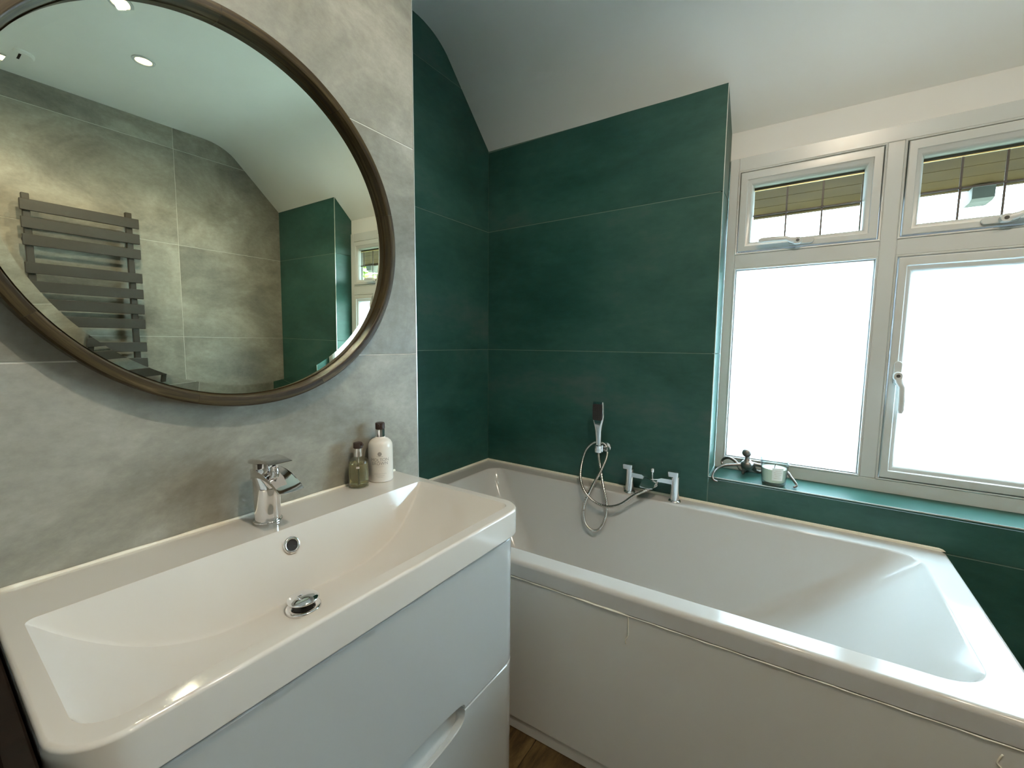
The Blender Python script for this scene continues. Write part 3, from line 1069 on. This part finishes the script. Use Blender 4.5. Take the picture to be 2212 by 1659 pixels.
# ------------------------------------------------------------------ basin mixer tap
tap = tag(empty('basin_tap', (0.436, -1.303, VZ)), 'chrome waterfall mixer tap standing on the washbasin', 'tap')
bm = bmesh.new()
base = rrect(-0.0270, 0.0270, -0.0270, 0.0270, 0.0269, 10)
loft(bm, [[(a * e, b * e, h) for a, b in base] for h, e in ((0.0, 0.98), (0.001, 1.0), (0.0035, 1.0), (0.0050, 0.97), (0.0058, 0.90))], True, True)
mesh_obj('base_ring', bm, 'chrome', tap, auto=40)
bm = bmesh.new()
prof_t = [(0.0, -0.0232, 0.0235), (0.03, -0.0235, 0.0240), (0.055, -0.0240, 0.0265), (0.070, -0.0245, 0.0300), (0.079, -0.0246, 0.0285), (0.090, -0.0247, 0.0200), (0.100, -0.0248, 0.0100), (0.108, -0.0248, 0.0000)]
rings = []
for z, xa, xb in prof_t:
    pl = rrect(xa, xb, -0.0232, 0.0232, (min(0.0225, (xb - xa) * 0.47),) * 4, 10)
    rings.append([(a, b, z) for a, b in pl])
loft(bm, rings, True, True)
mesh_obj('body', bm, 'chrome', tap, auto=35)
# waterfall spout: a dished plate arching out from the body
bm = bmesh.new()
path = [(-0.012, 0.1085), (0.004, 0.1105), (0.018, 0.1105), (0.036, 0.1085), (0.054, 0.1040), (0.072, 0.0970), (0.086, 0.0900), (0.0965, 0.0835)]
rings = []
for i, (x_, z_) in enumerate(path):
    t = i / (len(path) - 1)
    hw = 0.0232 + 0.0012 * t
    th = 0.016 * (1 - t) ** 1.3 + 0.0022
    rings.append([(x_, -hw, z_), (x_, -hw * 0.92, z_ - 0.0016), (x_, -hw * 0.5, z_ - 0.0030), (x_, 0, z_ - 0.0034), (x_, hw * 0.5, z_ - 0.0030), (x_, hw * 0.92, z_ - 0.0016), (x_, hw, z_),
                  (x_ - 0.002, hw, z_ - th), (x_ - 0.005, hw * 0.45, z_ - th * 1.25 - 0.003), (x_ - 0.005, -hw * 0.45, z_ - th * 1.25 - 0.003), (x_ - 0.002, -hw, z_ - th)])
loft(bm, rings, True, True)
mesh_obj('spout', bm, 'chrome', tap, auto=35)
bm = bmesh.new()
axis_lathe(bm, [(0.0212, 0.104), (0.0212, 0.1225)], (-0.0030, 0, 0), (0, 0, 1), 28)
mesh_obj('cartridge', bm, 'chrome', tap, auto=40)
bm = bmesh.new()
axis_lathe(bm, [(0.006, 0.100), (0.0075, 0.104), (0.0075, 0.112), (0.0055, 0.122)], (0.0265, 0, 0), (0.1, 0, 1), 16)
mesh_obj('water_inlet', bm, 'chrome', tap, smooth=True)
bm = bmesh.new()
path = [(-0.0255, 0.1245, 0.1205), (-0.0235, 0.1280, 0.1205), (-0.012, 0.1325, 0.1215), (0.006, 0.1355, 0.1235), (0.026, 0.1362, 0.1275), (0.046, 0.1345, 0.1300), (0.0635, 0.1318, 0.1306)]
rings = []
for i, (x_, zt_, zb_) in enumerate(path):
    hw = 0.0215
    rings.append([(x_, -hw, zt_ - 0.0012), (x_, -hw + 0.0012, zt_), (x_, hw - 0.0012, zt_), (x_, hw, zt_ - 0.0012), (x_, hw, zb_), (x_, -hw, zb_)])
loft(bm, rings, True, True)
mesh_obj('lever', bm, 'chrome', tap, auto=35)
tap.rotation_euler = (0, 0, 0)


# ------------------------------------------------------------------ bottles
def curve_print(o_parent, text, size, r, z, ang, mat, name, spacing=1.0):
    """flat lettering bent onto a cylinder of radius r"""
    cu = bpy.data.curves.new('print_source', 'FONT')
    cu.body = text
    cu.size = size
    cu.align_x = 'CENTER'
    cu.space_character = spacing
    tmp = bpy.data.objects.new('print_source', cu)
    COL.objects.link(tmp)
    dg = bpy.context.evaluated_depsgraph_get()
    me = bpy.data.meshes.new_from_object(tmp.evaluated_get(dg))
    bpy.data.objects.remove(tmp, do_unlink=True)
    for v_ in me.vertices:
        a = ang + v_.co.x / r
        v_.co = (r * math.cos(a), r * math.sin(a), z + v_.co.y)
    me.materials.clear()
    me.materials.append(MATS[mat])
    o = bpy.data.objects.new(name, me)
    COL.objects.link(o)
    o.parent = o_parent
    return o


def curved_patch(bm, r, a0, a1, z0, z1, n=8):
    lo = [bm.verts.new((r * math.cos(a0 + (a1 - a0) * k / n), r * math.sin(a0 + (a1 - a0) * k / n), z0)) for k in range(n + 1)]
    hi = [bm.verts.new((r * math.cos(a0 + (a1 - a0) * k / n), r * math.sin(a0 + (a1 - a0) * k / n), z1)) for k in range(n + 1)]
    for k in range(n): bm.faces.new((lo[k], lo[k + 1], hi[k + 1], hi[k]))


def pump_head(parent, z, r, h_collar, h_cap, rc, face):
    bm = bmesh.new()
    lathe(bm, [(r, z), (r, z + h_collar - 0.001), (r - 0.001, z + h_collar)], 28)
    tag(mesh_obj('collar', bm, 'chrome', parent, auto=40), 'silver collar')
    bm = bmesh.new()
    zc_ = z + h_collar
    lathe(bm, [(rc, zc_ + 0.0002), (rc, zc_ + h_cap * 0.8), (rc - 0.0006, zc_ + h_cap - 0.0012), (rc - 0.003, zc_ + h_cap)], 28)
    # short nozzle
    c, s_ = math.cos(face), math.sin(face)
    rings = []
    for d, w, hh in ((rc - 0.004, 0.0042, 0.0042), (rc + 0.0035, 0.0036, 0.0036)):
        rings.append([(c * d - s_ * w * math.cos(t), s_ * d + c * w * math.cos(t), zc_ + h_cap * 0.62 + hh * math.sin(t)) for t in [2 * PI * k / 10 for k in range(10)]])
    loft(bm, rings, True, True)
    tag(mesh_obj('pump_cap', bm, 'dark_cap', parent, auto=40), 'dark brown pump cap')


FACE = math.atan2(-1.715 + 1.03, 1.319 - 0.41)    # labels face the room
big = tag(empty('lotion_bottle', (0.4085, -0.998, VZ)), 'tall cream lotion bottle with silver collar and printed lettering', 'bottle')
R_ = 0.0315
bm = bmesh.new()
lathe(bm, [(R_ - 0.003, 0.0), (R_ - 0.0008, 0.0012), (R_, 0.004), (R_, 0.090), (R_ - 0.0012, 0.099), (R_ - 0.0050, 0.106), (R_ - 0.011, 0.111), (0.0145, 0.1135), (0.0125, 0.1145), (0.0125, 0.117)], 40)
big_body = mesh_obj('bottle_body', bm, 'cream_bottle', big, smooth=True)
pump_head(big, 0.1150, 0.0118, 0.0225, 0.0170, 0.0120, FACE - 0.3)
FB = FACE - 0.10
curve_print(big_body, 'MOLTON', 0.0115, R_ + 0.00025, 0.0575, FB, 'print_grey', 'lettering', 0.95)
curve_print(big_body, 'BROWN', 0.0115, R_ + 0.00025, 0.0478, FB, 'print_grey', 'lettering', 1.0)
curve_print(big_body, 'LONDON', 0.0045, R_ + 0.00025, 0.0420, FB, 'print_pale', 'lettering', 1.2)
bm = bmesh.new()
for q in range(16):   # round crest above the name
    a = 2 * PI * q / 16
    b2 = 2 * PI * (q + 1) / 16
    rad = 0.0052
    f = lambda t, rr: ((R_ + 0.0003) * math.cos(FB + rr * math.cos(t) / R_), (R_ + 0.0003) * math.sin(FB + rr * math.cos(t) / R_), 0.0765 + rr * math.sin(t) * 1.05)
    bm.faces.new([bm.verts.new(f(a, rad)), bm.verts.new(f(b2, rad)), bm.verts.new(f(b2, 0.0006)), bm.verts.new(f(a, 0.0006))])
curved_patch(bm, R_ + 0.0003, FB - 0.26, FB + 0.26, 0.0695, 0.0702)
mesh_obj('crest', bm, 'print_grey', big_body)
bm = bmesh.new()
for z, w in ((0.0235, 0.52), (0.0185, 0.34), (0.0145, 0.25)):
    curved_patch(bm, R_ + 0.0003, FB - w, FB + w, z, z + 0.0013)
mesh_obj('small_print', bm, 'print_pale', big_body)

small = tag(empty('soap_bottle', (0.4075, -1.066, VZ)), 'small clear bottle of yellow-green soap with dark pump', 'bottle')
r_ = 0.0245
bm = bmesh.new()
lathe(bm, [(r_ - 0.003, 0.0), (r_ - 0.0006, 0.001), (r_, 0.004), (r_, 0.060), (r_ - 0.0012, 0.067), (r_ - 0.0048, 0.0725), (0.0135, 0.0762), (0.0105, 0.0775), (0.0105, 0.080)], 40)
small_body = mesh_obj('bottle_body', bm, 'bottle_glass', small, smooth=True)
bm = bmesh.new()
lathe(bm, [(r_ - 0.004, 0.0030), (r_ - 0.0017, 0.0052), (r_ - 0.0017, 0.0600), (r_ - 0.0018, 0.0615)], 40)
tag(mesh_obj('soap', bm, 'soap_liquid', small, auto=50), 'yellow-green liquid soap')
bm = bmesh.new()
tube(bm, [Vector((0, 0, 0.006)), Vector((0.0, 0, 0.04)), Vector((0, 0, 0.078))], 0.0016, 8)
mesh_obj('dip_tube', bm, 'cream_bottle', small, smooth=True)
pump_head(small, 0.0785, 0.0107, 0.0215, 0.0140, 0.0113, FACE + 0.9)
bm = bmesh.new()
curved_patch(bm, r_ + 0.0003, FACE - 0.20, FACE + 0.12, 0.052, 0.0575)
mesh_obj('print_mark', bm, 'print_pale', small_body)

# ------------------------------------------------------------------ round mirror
MR = 0.366
TILT = 0.0121
mir = tag(empty('round_mirror', (AX + 0.0055, -1.304, 1.3585), (0, TILT, 0)), 'large round mirror in a dark wooden frame above the basin', 'mirror')
FD = 0.036
NSEG = 9
for s in range(NSEG):
    a0 = 2 * PI * (s + 0.36) / NSEG
    a1 = 2 * PI * (s + 1.36) / NSEG - 0.0009
    bm = bmesh.new()
    rings = []
    K = 22
    for k in range(K + 1):
        a = a0 + (a1 - a0) * k / K
        sec = [(MR - 0.001, 0.0), (MR, 0.002), (MR, FD - 0.003), (MR - 0.003, FD), (MR - 0.0145, FD), (MR - 0.0175, FD - 0.002), (MR - 0.0185, FD - 0.006), (MR - 0.0215, 0.013), (MR - 0.0235, 0.011), (MR - 0.026, 0.0)]
        rings.append([(h, r * math.cos(a), r * math.sin(a)) for r, h in sec])
    loft(bm, rings, True, True)
    mesh_obj('frame_segment', bm, 'mirror_wood', mir, auto=35)
MG = MR - 0.023
BV = 0.017
bm = bmesh.new()
rings = [[(h, r * math.cos(2 * PI * k / 128), r * math.sin(2 * PI * k / 128)) for k in range(128)] for r, h in ((MG - BV, 0.0150),)]
bm.faces.new([bm.verts.new(p) for p in rings[0]])
mesh_obj('mirror_glass', bm, 'mirror_silver', mir)
bm = bmesh.new()
rings = [[(h, r * math.cos(2 * PI * k / 128), r * math.sin(2 * PI * k / 128)) for k in range(128)] for r, h in ((MG, 0.0150 - BV * math.tan(math.radians(3.5))), (MG - BV, 0.0150))]
loft(bm, rings)
mesh_obj('bevelled_edge', bm, 'mirror_silver', mir, smooth=True)

# ------------------------------------------------------------------ hand shower, its holder and hose
hs = tag(empty('hand_shower', (0.628, -0.050, 0.66)), 'chrome hand shower with dark face and looped hose', 'hand shower')


def hl(p): return Vector((p[0] - 0.628, p[1] + 0.050, p[2] - 0.66))


secs = [(0.668, 0.0090, 0.0090, -0.048, 1), (0.690, 0.0115, 0.0100, -0.049, 1), (0.720, 0.0130, 0.0110, -0.051, 1), (0.755, 0.0150, 0.0120, -0.054, 0.9), (0.780, 0.0190, 0.0120, -0.056, 0.6), (0.800, 0.0240, 0.0115, -0.058, 0.4), (0.822, 0.0270, 0.0105, -0.060, 0.3), (0.850, 0.0265, 0.0090, -0.0625, 0.3), (0.874, 0.0245, 0.0075, -0.0645, 0.3), (0.880, 0.0225, 0.0055, -0.0648, 0.3)]
bm = bmesh.new()
rings = []
for z, hw, hd, y, sq in secs:
    pl = rrect(-hw, hw, -hd, hd, min(hw, hd) * (0.55 + 0.449 * sq), 5)
    rings.append([hl((0.628 + a, y + b, z)) for a, b in pl])
loft(bm, rings, True, True)
handset = mesh_obj('handset', bm, 'chrome', hs, auto=50)
bm = bmesh.new()
pl = [(a, b) for a, b in rrect(-0.0215, 0.0205, 0.802, 0.8705, (0.008, 0.006, 0.006, 0.008), 5)]
rings = []
for e, off in ((1.0, 0.0), (1.0, 0.0012), (0.94, 0.002)):
    rings.append([hl((0.628 + a * e, -0.0686 - (b - 0.80) * 0.052 - off - (0.001 if b > 0.81 else 0.0015) , 0.836 + (b - 0.836) * e)) for a, b in pl])
loft(bm, rings, True, True)
tag(mesh_obj('spray_face', bm, 'black_rubber', handset, auto=40), 'dark grey spray face')
bm = bmesh.new()
for i in range(4):
    for j in range(7):
        px0, pz0 = -0.0145 + i * 0.0097, 0.810 + j * 0.0092
        axis_lathe(bm, [(0.0013, 0.0), (0.0009, 0.0015)], hl((0.628 + px0, -0.0716 - (pz0 - 0.80) * 0.052, pz0)), (0, -1, 0), 6, False, True)
nz = mesh_obj('nozzles', bm, 'black_rubber', handset)
nz['kind'] = 'stuff'
HOSE = [(0.628, -0.047, 0.672), (0.630, -0.05, 0.645), (0.643, -0.06, 0.601), (0.673, -0.10, 0.539), (0.697, -0.118, 0.48), (0.699, -0.128, 0.425), (0.68, -0.136, 0.374), (0.653, -0.138, 0.357), (0.623, -0.138, 0.369),
        (0.606, -0.134, 0.403), (0.608, -0.13, 0.462), (0.631, -0.112, 0.533), (0.653, -0.076, 0.596), (0.664, -0.045, 0.651), (0.652, -0.026, 0.686), (0.629, -0.020, 0.698), (0.593, -0.020, 0.694),
        (0.562, -0.03, 0.659), (0.553, -0.05, 0.604), (0.566, -0.09, 0.552), (0.598, -0.12, 0.51), (0.645, -0.128, 0.477), (0.701, -0.13, 0.468), (0.758, -0.13, 0.489), (0.811, -0.125, 0.536), (0.852, -0.112, 0.562), (0.874, -0.085, 0.5745)]
path = smooth_path([hl(p) for p in HOSE], 22)
bm = bmesh.new()
tube(bm, path, lambda i, n: 0.0062 if i % 3 else 0.0051, 10)
mesh_obj('hose', bm, 'hose_steel', hs, smooth=True)

hold = tag(empty('shower_holder', (0.634, 0.0, 0.678)), 'small chrome wall holder gripping the hand shower', 'holder')
bm = bmesh.new()
axis_lathe(bm, [(0.020, -0.0005), (0.020, 0.004), (0.018, 0.006), (0.012, 0.008), (0.011, 0.022)], (0.010, -0.0, 0), (0, -1, 0), 24)
mesh_obj('wall_rose', bm, 'chrome', hold, auto=40)
bm = bmesh.new()
rings = []
for k in range(17):      # open C clip round the handset
    a = math.radians(-60 + 300 * k / 16) + PI / 2 + math.radians(0)
    ca, sa = math.cos(a), math.sin(a)
    rings.append([(-0.006 + ca * r, -0.0485 + sa * r, z) for r, z in ((0.0125, -0.014), (0.0175, -0.014), (0.0175, 0.014), (0.0125, 0.014))])
loft(bm, rings, True, True)
add_box(bm, (-0.002, -0.034, -0.009), (0.020, -0.018, 0.009), 0.002)
axis_lathe(bm, [(0.009, 0.0), (0.0105, 0.002), (0.0105, 0.016), (0.008, 0.018)], (0.016, -0.030, -0.003), (1, -0.3, 0), 18)
mesh_obj('clip', bm, 'chrome', hold, auto=40)

# ------------------------------------------------------------------ bath filler
bf = tag(empty('bath_filler', (0.854, -0.045, ZR)), 'chrome two-handle bath filler tap on the rear bath rim', 'tap')
for sx in (-0.0885, 0.0885):
    bm = bmesh.new()
    lathe(bm, [(0.0235, 0.0), (0.0235, 0.003), (0.021, 0.006), (0.0165, 0.0075)], 28, (sx, 0, 0), True, True)
    mesh_obj('base_ring', bm, 'chrome', bf, auto=40)
    bm = bmesh.new()
    lathe(bm, [(0.0165, 0.006), (0.0160, 0.05), (0.0165, 0.100)], 28, (sx, 0, 0), True, True)
    mesh_obj('pillar', bm, 'chrome', bf, auto=40)
    bm = bmesh.new()
    rings = []
    for z, e in ((0.1005, 0.97), (0.104, 1.0), (0.1175, 1.03), (0.120, 0.99)):
        rings.append([(sx - 0.004 + a * e + 0, -0.002 + b * e, z) for a, b in rrect(-0.0200, 0.0190, -0.024, 0.0190, 0.005, 4)])
    loft(bm, rings, True, True)
    mesh_obj('lever_handle', bm, 'chrome', bf, auto=40)
# bridge: square bar from each pillar, dished spout plate between
bm = bmesh.new()
for s in (-1, 1):
    rings = []
    for t, y0, hh in ((0.010, 0.013, 0.0135), (0.050, 0.0125, 0.0125), (0.062, 0.016, 0.009), (0.088, 0.020, 0.006)):
        x_ = s * (0.0885 - t)
        rings.append([(x_, -y0, 0.068), (x_, y0, 0.068), (x_, y0, 0.068 + hh * 1.35), (x_, -y0, 0.068 + hh * 1.35)])
    loft(bm, rings, True, True)
mesh_obj('bridge', bm, 'chrome', bf, auto=30)
bm = bmesh.new()
rings = []
for y, z, th, hw in ((0.018, 0.078, 0.020, 0.026), (-0.02, 0.078, 0.020, 0.027), (-0.040, 0.074, 0.014, 0.0265), (-0.062, 0.067, 0.008, 0.0255), (-0.078, 0.059, 0.004, 0.0245)):
    rings.append([(-hw, y, z), (0, y, z - 0.003), (hw, y, z), (hw * 0.94, y, z - th), (-hw * 0.94, y, z - th)])
loft(bm, rings, True, True)
mesh_obj('spout', bm, 'chrome', bf, auto=30)
bm = bmesh.new()
axis_lathe(bm, [(0.0035, 0.076), (0.0035, 0.096), (0.007, 0.099), (0.0075, 0.112), (0.0055, 0.115)], (0.0, 0.004, 0), (0, 0, 1), 18)
mesh_obj('diverter_knob', bm, 'chrome', bf, auto=40)
bm = bmesh.new()
axis_lathe(bm, [(0.0095, 0.0), (0.0095, 0.012), (0.0075, 0.014), (0.0075, 0.022)], (0.021, -0.020, 0.064), (-0.05, -0.9, -0.25), 18)
mesh_obj('hose_outlet', bm, 'chrome', bf, auto=40)

# ------------------------------------------------------------------ things on the sill
ca = tag(empty('candle', (1.2585, 0.028, ZS + 0.0031)), 'cream candle in a clear glass tumbler on the sill', 'candle')
ca.scale = (1.13, 1.13, 1.13)
bm = bmesh.new()
lathe(bm, [(0.0285, 0.0), (0.0312, 0.0012), (0.0325, 0.005), (0.0400, 0.0850), (0.0394, 0.0860), (0.0383, 0.0850), (0.0318, 0.0115), (0.0285, 0.0095), (0.002, 0.0085)], 44)
tumbler = mesh_obj('tumbler', bm, 'tumbler_glass', ca, smooth=True)
bm = bmesh.new()
lathe(bm, [(0.0275, 0.0100), (0.0308, 0.0122), (0.0352, 0.0530), (0.0340, 0.0522), (0.020, 0.0508), (0.003, 0.0505)], 44)
wax_o = tag(mesh_obj('wax', bm, 'wax', ca, auto=50), 'cream wax')
bm = bmesh.new()
tube(bm, [Vector((0, 0, 0.050)), Vector((0.001, 0, 0.058)), Vector((0.003, 0.001, 0.064))], 0.0011, 8)
mesh_obj('wick', bm, 'black_rubber', wax_o, smooth=True)
CF = math.atan2(-1.745, 0.06) + 0.28
bm = bmesh.new()


def cone_patch(a0, a1, z0, z1, off, n=8):
    rad = lambda z: 0.0325 + (z - 0.005) * 0.0925 / 1.0 * 1.0 + off
    lo = [bm.verts.new((rad(z0) * math.cos(a0 + (a1 - a0) * k / n), rad(z0) * math.sin(a0 + (a1 - a0) * k / n), z0)) for k in range(n + 1)]
    hi = [bm.verts.new((rad(z1) * math.cos(a0 + (a1 - a0) * k / n), rad(z1) * math.sin(a0 + (a1 - a0) * k / n), z1)) for k in range(n + 1)]
    for k in range(n): bm.faces.new((lo[k], lo[k + 1], hi[k + 1], hi[k]))


cone_patch(CF - 0.42, CF + 0.42, 0.020, 0.060, 0.0004)
mesh_obj('paper_label', bm, 'label_white', tumbler)
bm = bmesh.new()
for z, w in ((0.051, 0.22), (0.045, 0.30), (0.039, 0.26), (0.033, 0.18), (0.027, 0.28)):
    cone_patch(CF - w, CF + w, z, z + 0.0014, 0.0007)
mesh_obj('small_print', bm, 'print_pale', tumbler)

# octopus figure: one cast body with curling arms
octo = tag(empty('octopus_figure', (1.166, 0.08, ZS + 0.006)), 'small silvery octopus ornament with curling arms left of the candle', 'ornament')
OC = [
    [(1.1660, 0.0793, 0.716, 0.0085), (1.1685, 0.080, 0.704, 0.0080), (1.1695, 0.080, 0.694, 0.0085), (1.1685, 0.080, 0.673, 0.0170)],
    [(1.1685, 0.080, 0.673, 0.0165), (1.161, 0.074, 0.656, 0.010), (1.158, 0.070, 0.644, 0.0062), (1.1575, 0.066, 0.636, 0.0040)],
    [(1.1685, 0.080, 0.673, 0.0165), (1.187, 0.086, 0.661, 0.0085), (1.197, 0.090, 0.651, 0.0060), (1.210, 0.094, 0.6465, 0.0050), (1.222, 0.098, 0.653, 0.0042), (1.226, 0.10, 0.665, 0.0036)],
    [(1.1685, 0.080, 0.673, 0.0165), (1.153, 0.072, 0.654, 0.0075), (1.147, 0.069, 0.655, 0.0058), (1.139, 0.070, 0.667, 0.0053), (1.127, 0.075, 0.680, 0.0050), (1.107, 0.080, 0.687, 0.0047), (1.090, 0.085, 0.680, 0.0044), (1.082, 0.086, 0.669, 0.0040), (1.084, 0.080, 0.658, 0.0036)],
    [(1.1685, 0.080, 0.673, 0.0165), (1.150, 0.074, 0.669, 0.0068), (1.132, 0.066, 0.667, 0.0056), (1.114, 0.058, 0.665, 0.0053), (1.092, 0.045, 0.661, 0.0050), (1.076, 0.028, 0.652, 0.0046), (1.067, 0.008, 0.641, 0.0042), (1.0655, -0.008, 0.627, 0.0038), (1.072, -0.013, 0.617, 0.0034), (1.084, -0.012, 0.614, 0.0030)],
    [(1.1685, 0.080, 0.673, 0.0165), (1.186, 0.086, 0.674, 0.0085), (1.202, 0.089, 0.673, 0.0062), (1.223, 0.091, 0.672, 0.0056), (1.267, 0.084, 0.676, 0.0052), (1.298, 0.062, 0.668, 0.0048), (1.308, 0.050, 0.658, 0.0045), (1.320, 0.035, 0.647, 0.0042), (1.327, 0.025, 0.637, 0.0038), (1.319, 0.017, 0.6305, 0.0034)],
    [(1.1685, 0.080, 0.673, 0.0165), (1.172, 0.092, 0.655, 0.009), (1.166, 0.100, 0.642, 0.006), (1.150, 0.105, 0.640, 0.0045)],
]
bm = bmesh.new()
bo = Vector((1.166, 0.08, ZS + 0.006))
for chain in OC:
    sp = smooth_path([Vector(c[:3]) - bo for c in chain], 6)
    rads = [c[3] * 1.1 for c in chain]

    def rf(i, n, rads=rads):
        t = i / (n - 1) * (len(rads) - 1)
        k = min(int(t), len(rads) - 2)
        return rads[k] + (rads[k + 1] - rads[k]) * (t - k)
    tube(bm, sp, rf, 12)
prof_h = []
for k in range(13):
    a = -PI / 2 + PI * k / 12
    prof_h.append((max(0.0165 * math.cos(a), 0.0002), 0.0160 * math.sin(a)))
axis_lathe(bm, prof_h, Vector((1.1655, 0.079, 0.716)) - bo, (-0.35, -0.1, 1), 20)
axis_lathe(bm, [(max(0.0225 * math.cos(-PI / 2 + PI * k / 12), 0.0002), 0.0200 * math.sin(-PI / 2 + PI * k / 12)) for k in range(13)], Vector((1.1685, 0.080, 0.670)) - bo, (0, 0, 1), 20)
oo_ = mesh_obj('octopus_body', bm, 'pewter', octo, smooth=True)
rm = oo_.modifiers.new('fuse', 'REMESH')
rm.mode = 'VOXEL'
rm.voxel_size = 0.0013
rm.use_smooth_shade = True
sm = oo_.modifiers.new('soften', 'SMOOTH')
sm.factor = 0.5
sm.iterations = 3

# ------------------------------------------------------------------ towel radiator on the opposite wall
rad = tag(empty('towel_radiator', (DX, -1.0725, 0.55)), 'anthracite flat-bar towel radiator on the opposite wall', 'radiator')
for yy in (-0.205, 0.187):
    bm = bmesh.new()
    add_box(bm, (-0.068, yy - 0.014, 0.0), (-0.042, yy + 0.014, 1.238), 0.002)
    mesh_obj('upright', bm, 'anthracite', rad, auto=35)
for yy in (-0.205, 0.187):
    for zz in (0.10, 1.02):
        bm = bmesh.new()
        axis_lathe(bm, [(0.009, 0.0), (0.009, 0.043)], (-0.0004, yy, zz), (-1, 0, 0), 14)
        axis_lathe(bm, [(0.018, 0.0), (0.018, 0.006)], (-0.0004, yy, zz), (-1, 0, 0), 18)
        mesh_obj('wall_bracket', bm, 'anthracite', rad, auto=35)
for z0, z1 in ((1.703, 1.758), (1.617, 1.672), (1.533, 1.588), (1.396, 1.451), (1.305, 1.360), (1.217, 1.273), (1.132, 1.187), (0.998, 1.053), (0.907, 0.962), (0.820, 0.875), (0.735, 0.79), (0.60, 0.655)):
    bm = bmesh.new()
    add_box(bm, (-0.080, -0.2285, z0 - 0.55), (-0.0685, 0.2285, z1 - 0.55), 0.002)
    mesh_obj('bar', bm, 'anthracite', rad, auto=35)

# ------------------------------------------------------------------ ceiling downlights and the small ceiling vent
LAMPS = [((2.09, -0.95), 9.0, 125, 'recessed ceiling downlight seen bright in the mirror, nearest the opposite wall'),
         ((1.45, -1.24), 21.0, 174, 'recessed ceiling downlight seen at the very top edge of the mirror'),
         ((2.33, -1.56), 7.0, 115, 'recessed ceiling downlight seen at the left edge of the mirror by the vent')]
for (lx, ly), watts, beam, lab in LAMPS:
    cz_ = ceil_z(lx, ly)
    d = tag(empty('downlight', (lx, ly, cz_)), lab, 'light', 'recessed ceiling downlights')
    bm = bmesh.new()
    lathe(bm, [(0.030, -0.0015), (0.032, -0.004), (0.042, -0.0035), (0.044, 0.0005), (0.030, 0.0005)], 32, cap0=False, cap1=False)
    mesh_obj('bezel', bm, 'upvc', d, auto=40)
    bm = bmesh.new()
    lathe(bm, [(0.0295, -0.0010), (0.0295, -0.0016)], 28)
    mesh_obj('lamp_lens', bm, 'lamp_glow', d)
    ld = bpy.data.lights.new('downlight_beam', 'SPOT')
    ld.spot_size = math.radians(beam)
    ld.spot_blend = 0.35
    ld.energy = LAMP_POWER * watts
    ld.color = LAMP_COLOUR
    ld.shadow_soft_size = 0.016
    lo_ = bpy.data.objects.new('downlight_beam', ld)
    COL.objects.link(lo_)
    lo_.parent = d
    lo_.location = (0, 0, -0.014)
vz = ceil_z(2.507, -1.282)
vent = tag(empty('ceiling_vent', (2.507, -1.282, vz)), 'small round white vent with a dark slit on the ceiling', 'vent')
bm = bmesh.new()
lathe(bm, [(0.050, 0.0), (0.050, -0.008), (0.044, -0.014), (0.004, -0.016)], 32)
mesh_obj('vent_body', bm, 'plaster', vent, auto=40)
box('slit', (-0.03, -0.004, -0.0168), (0.03, 0.004, -0.0150), 'dark_hole', vent)
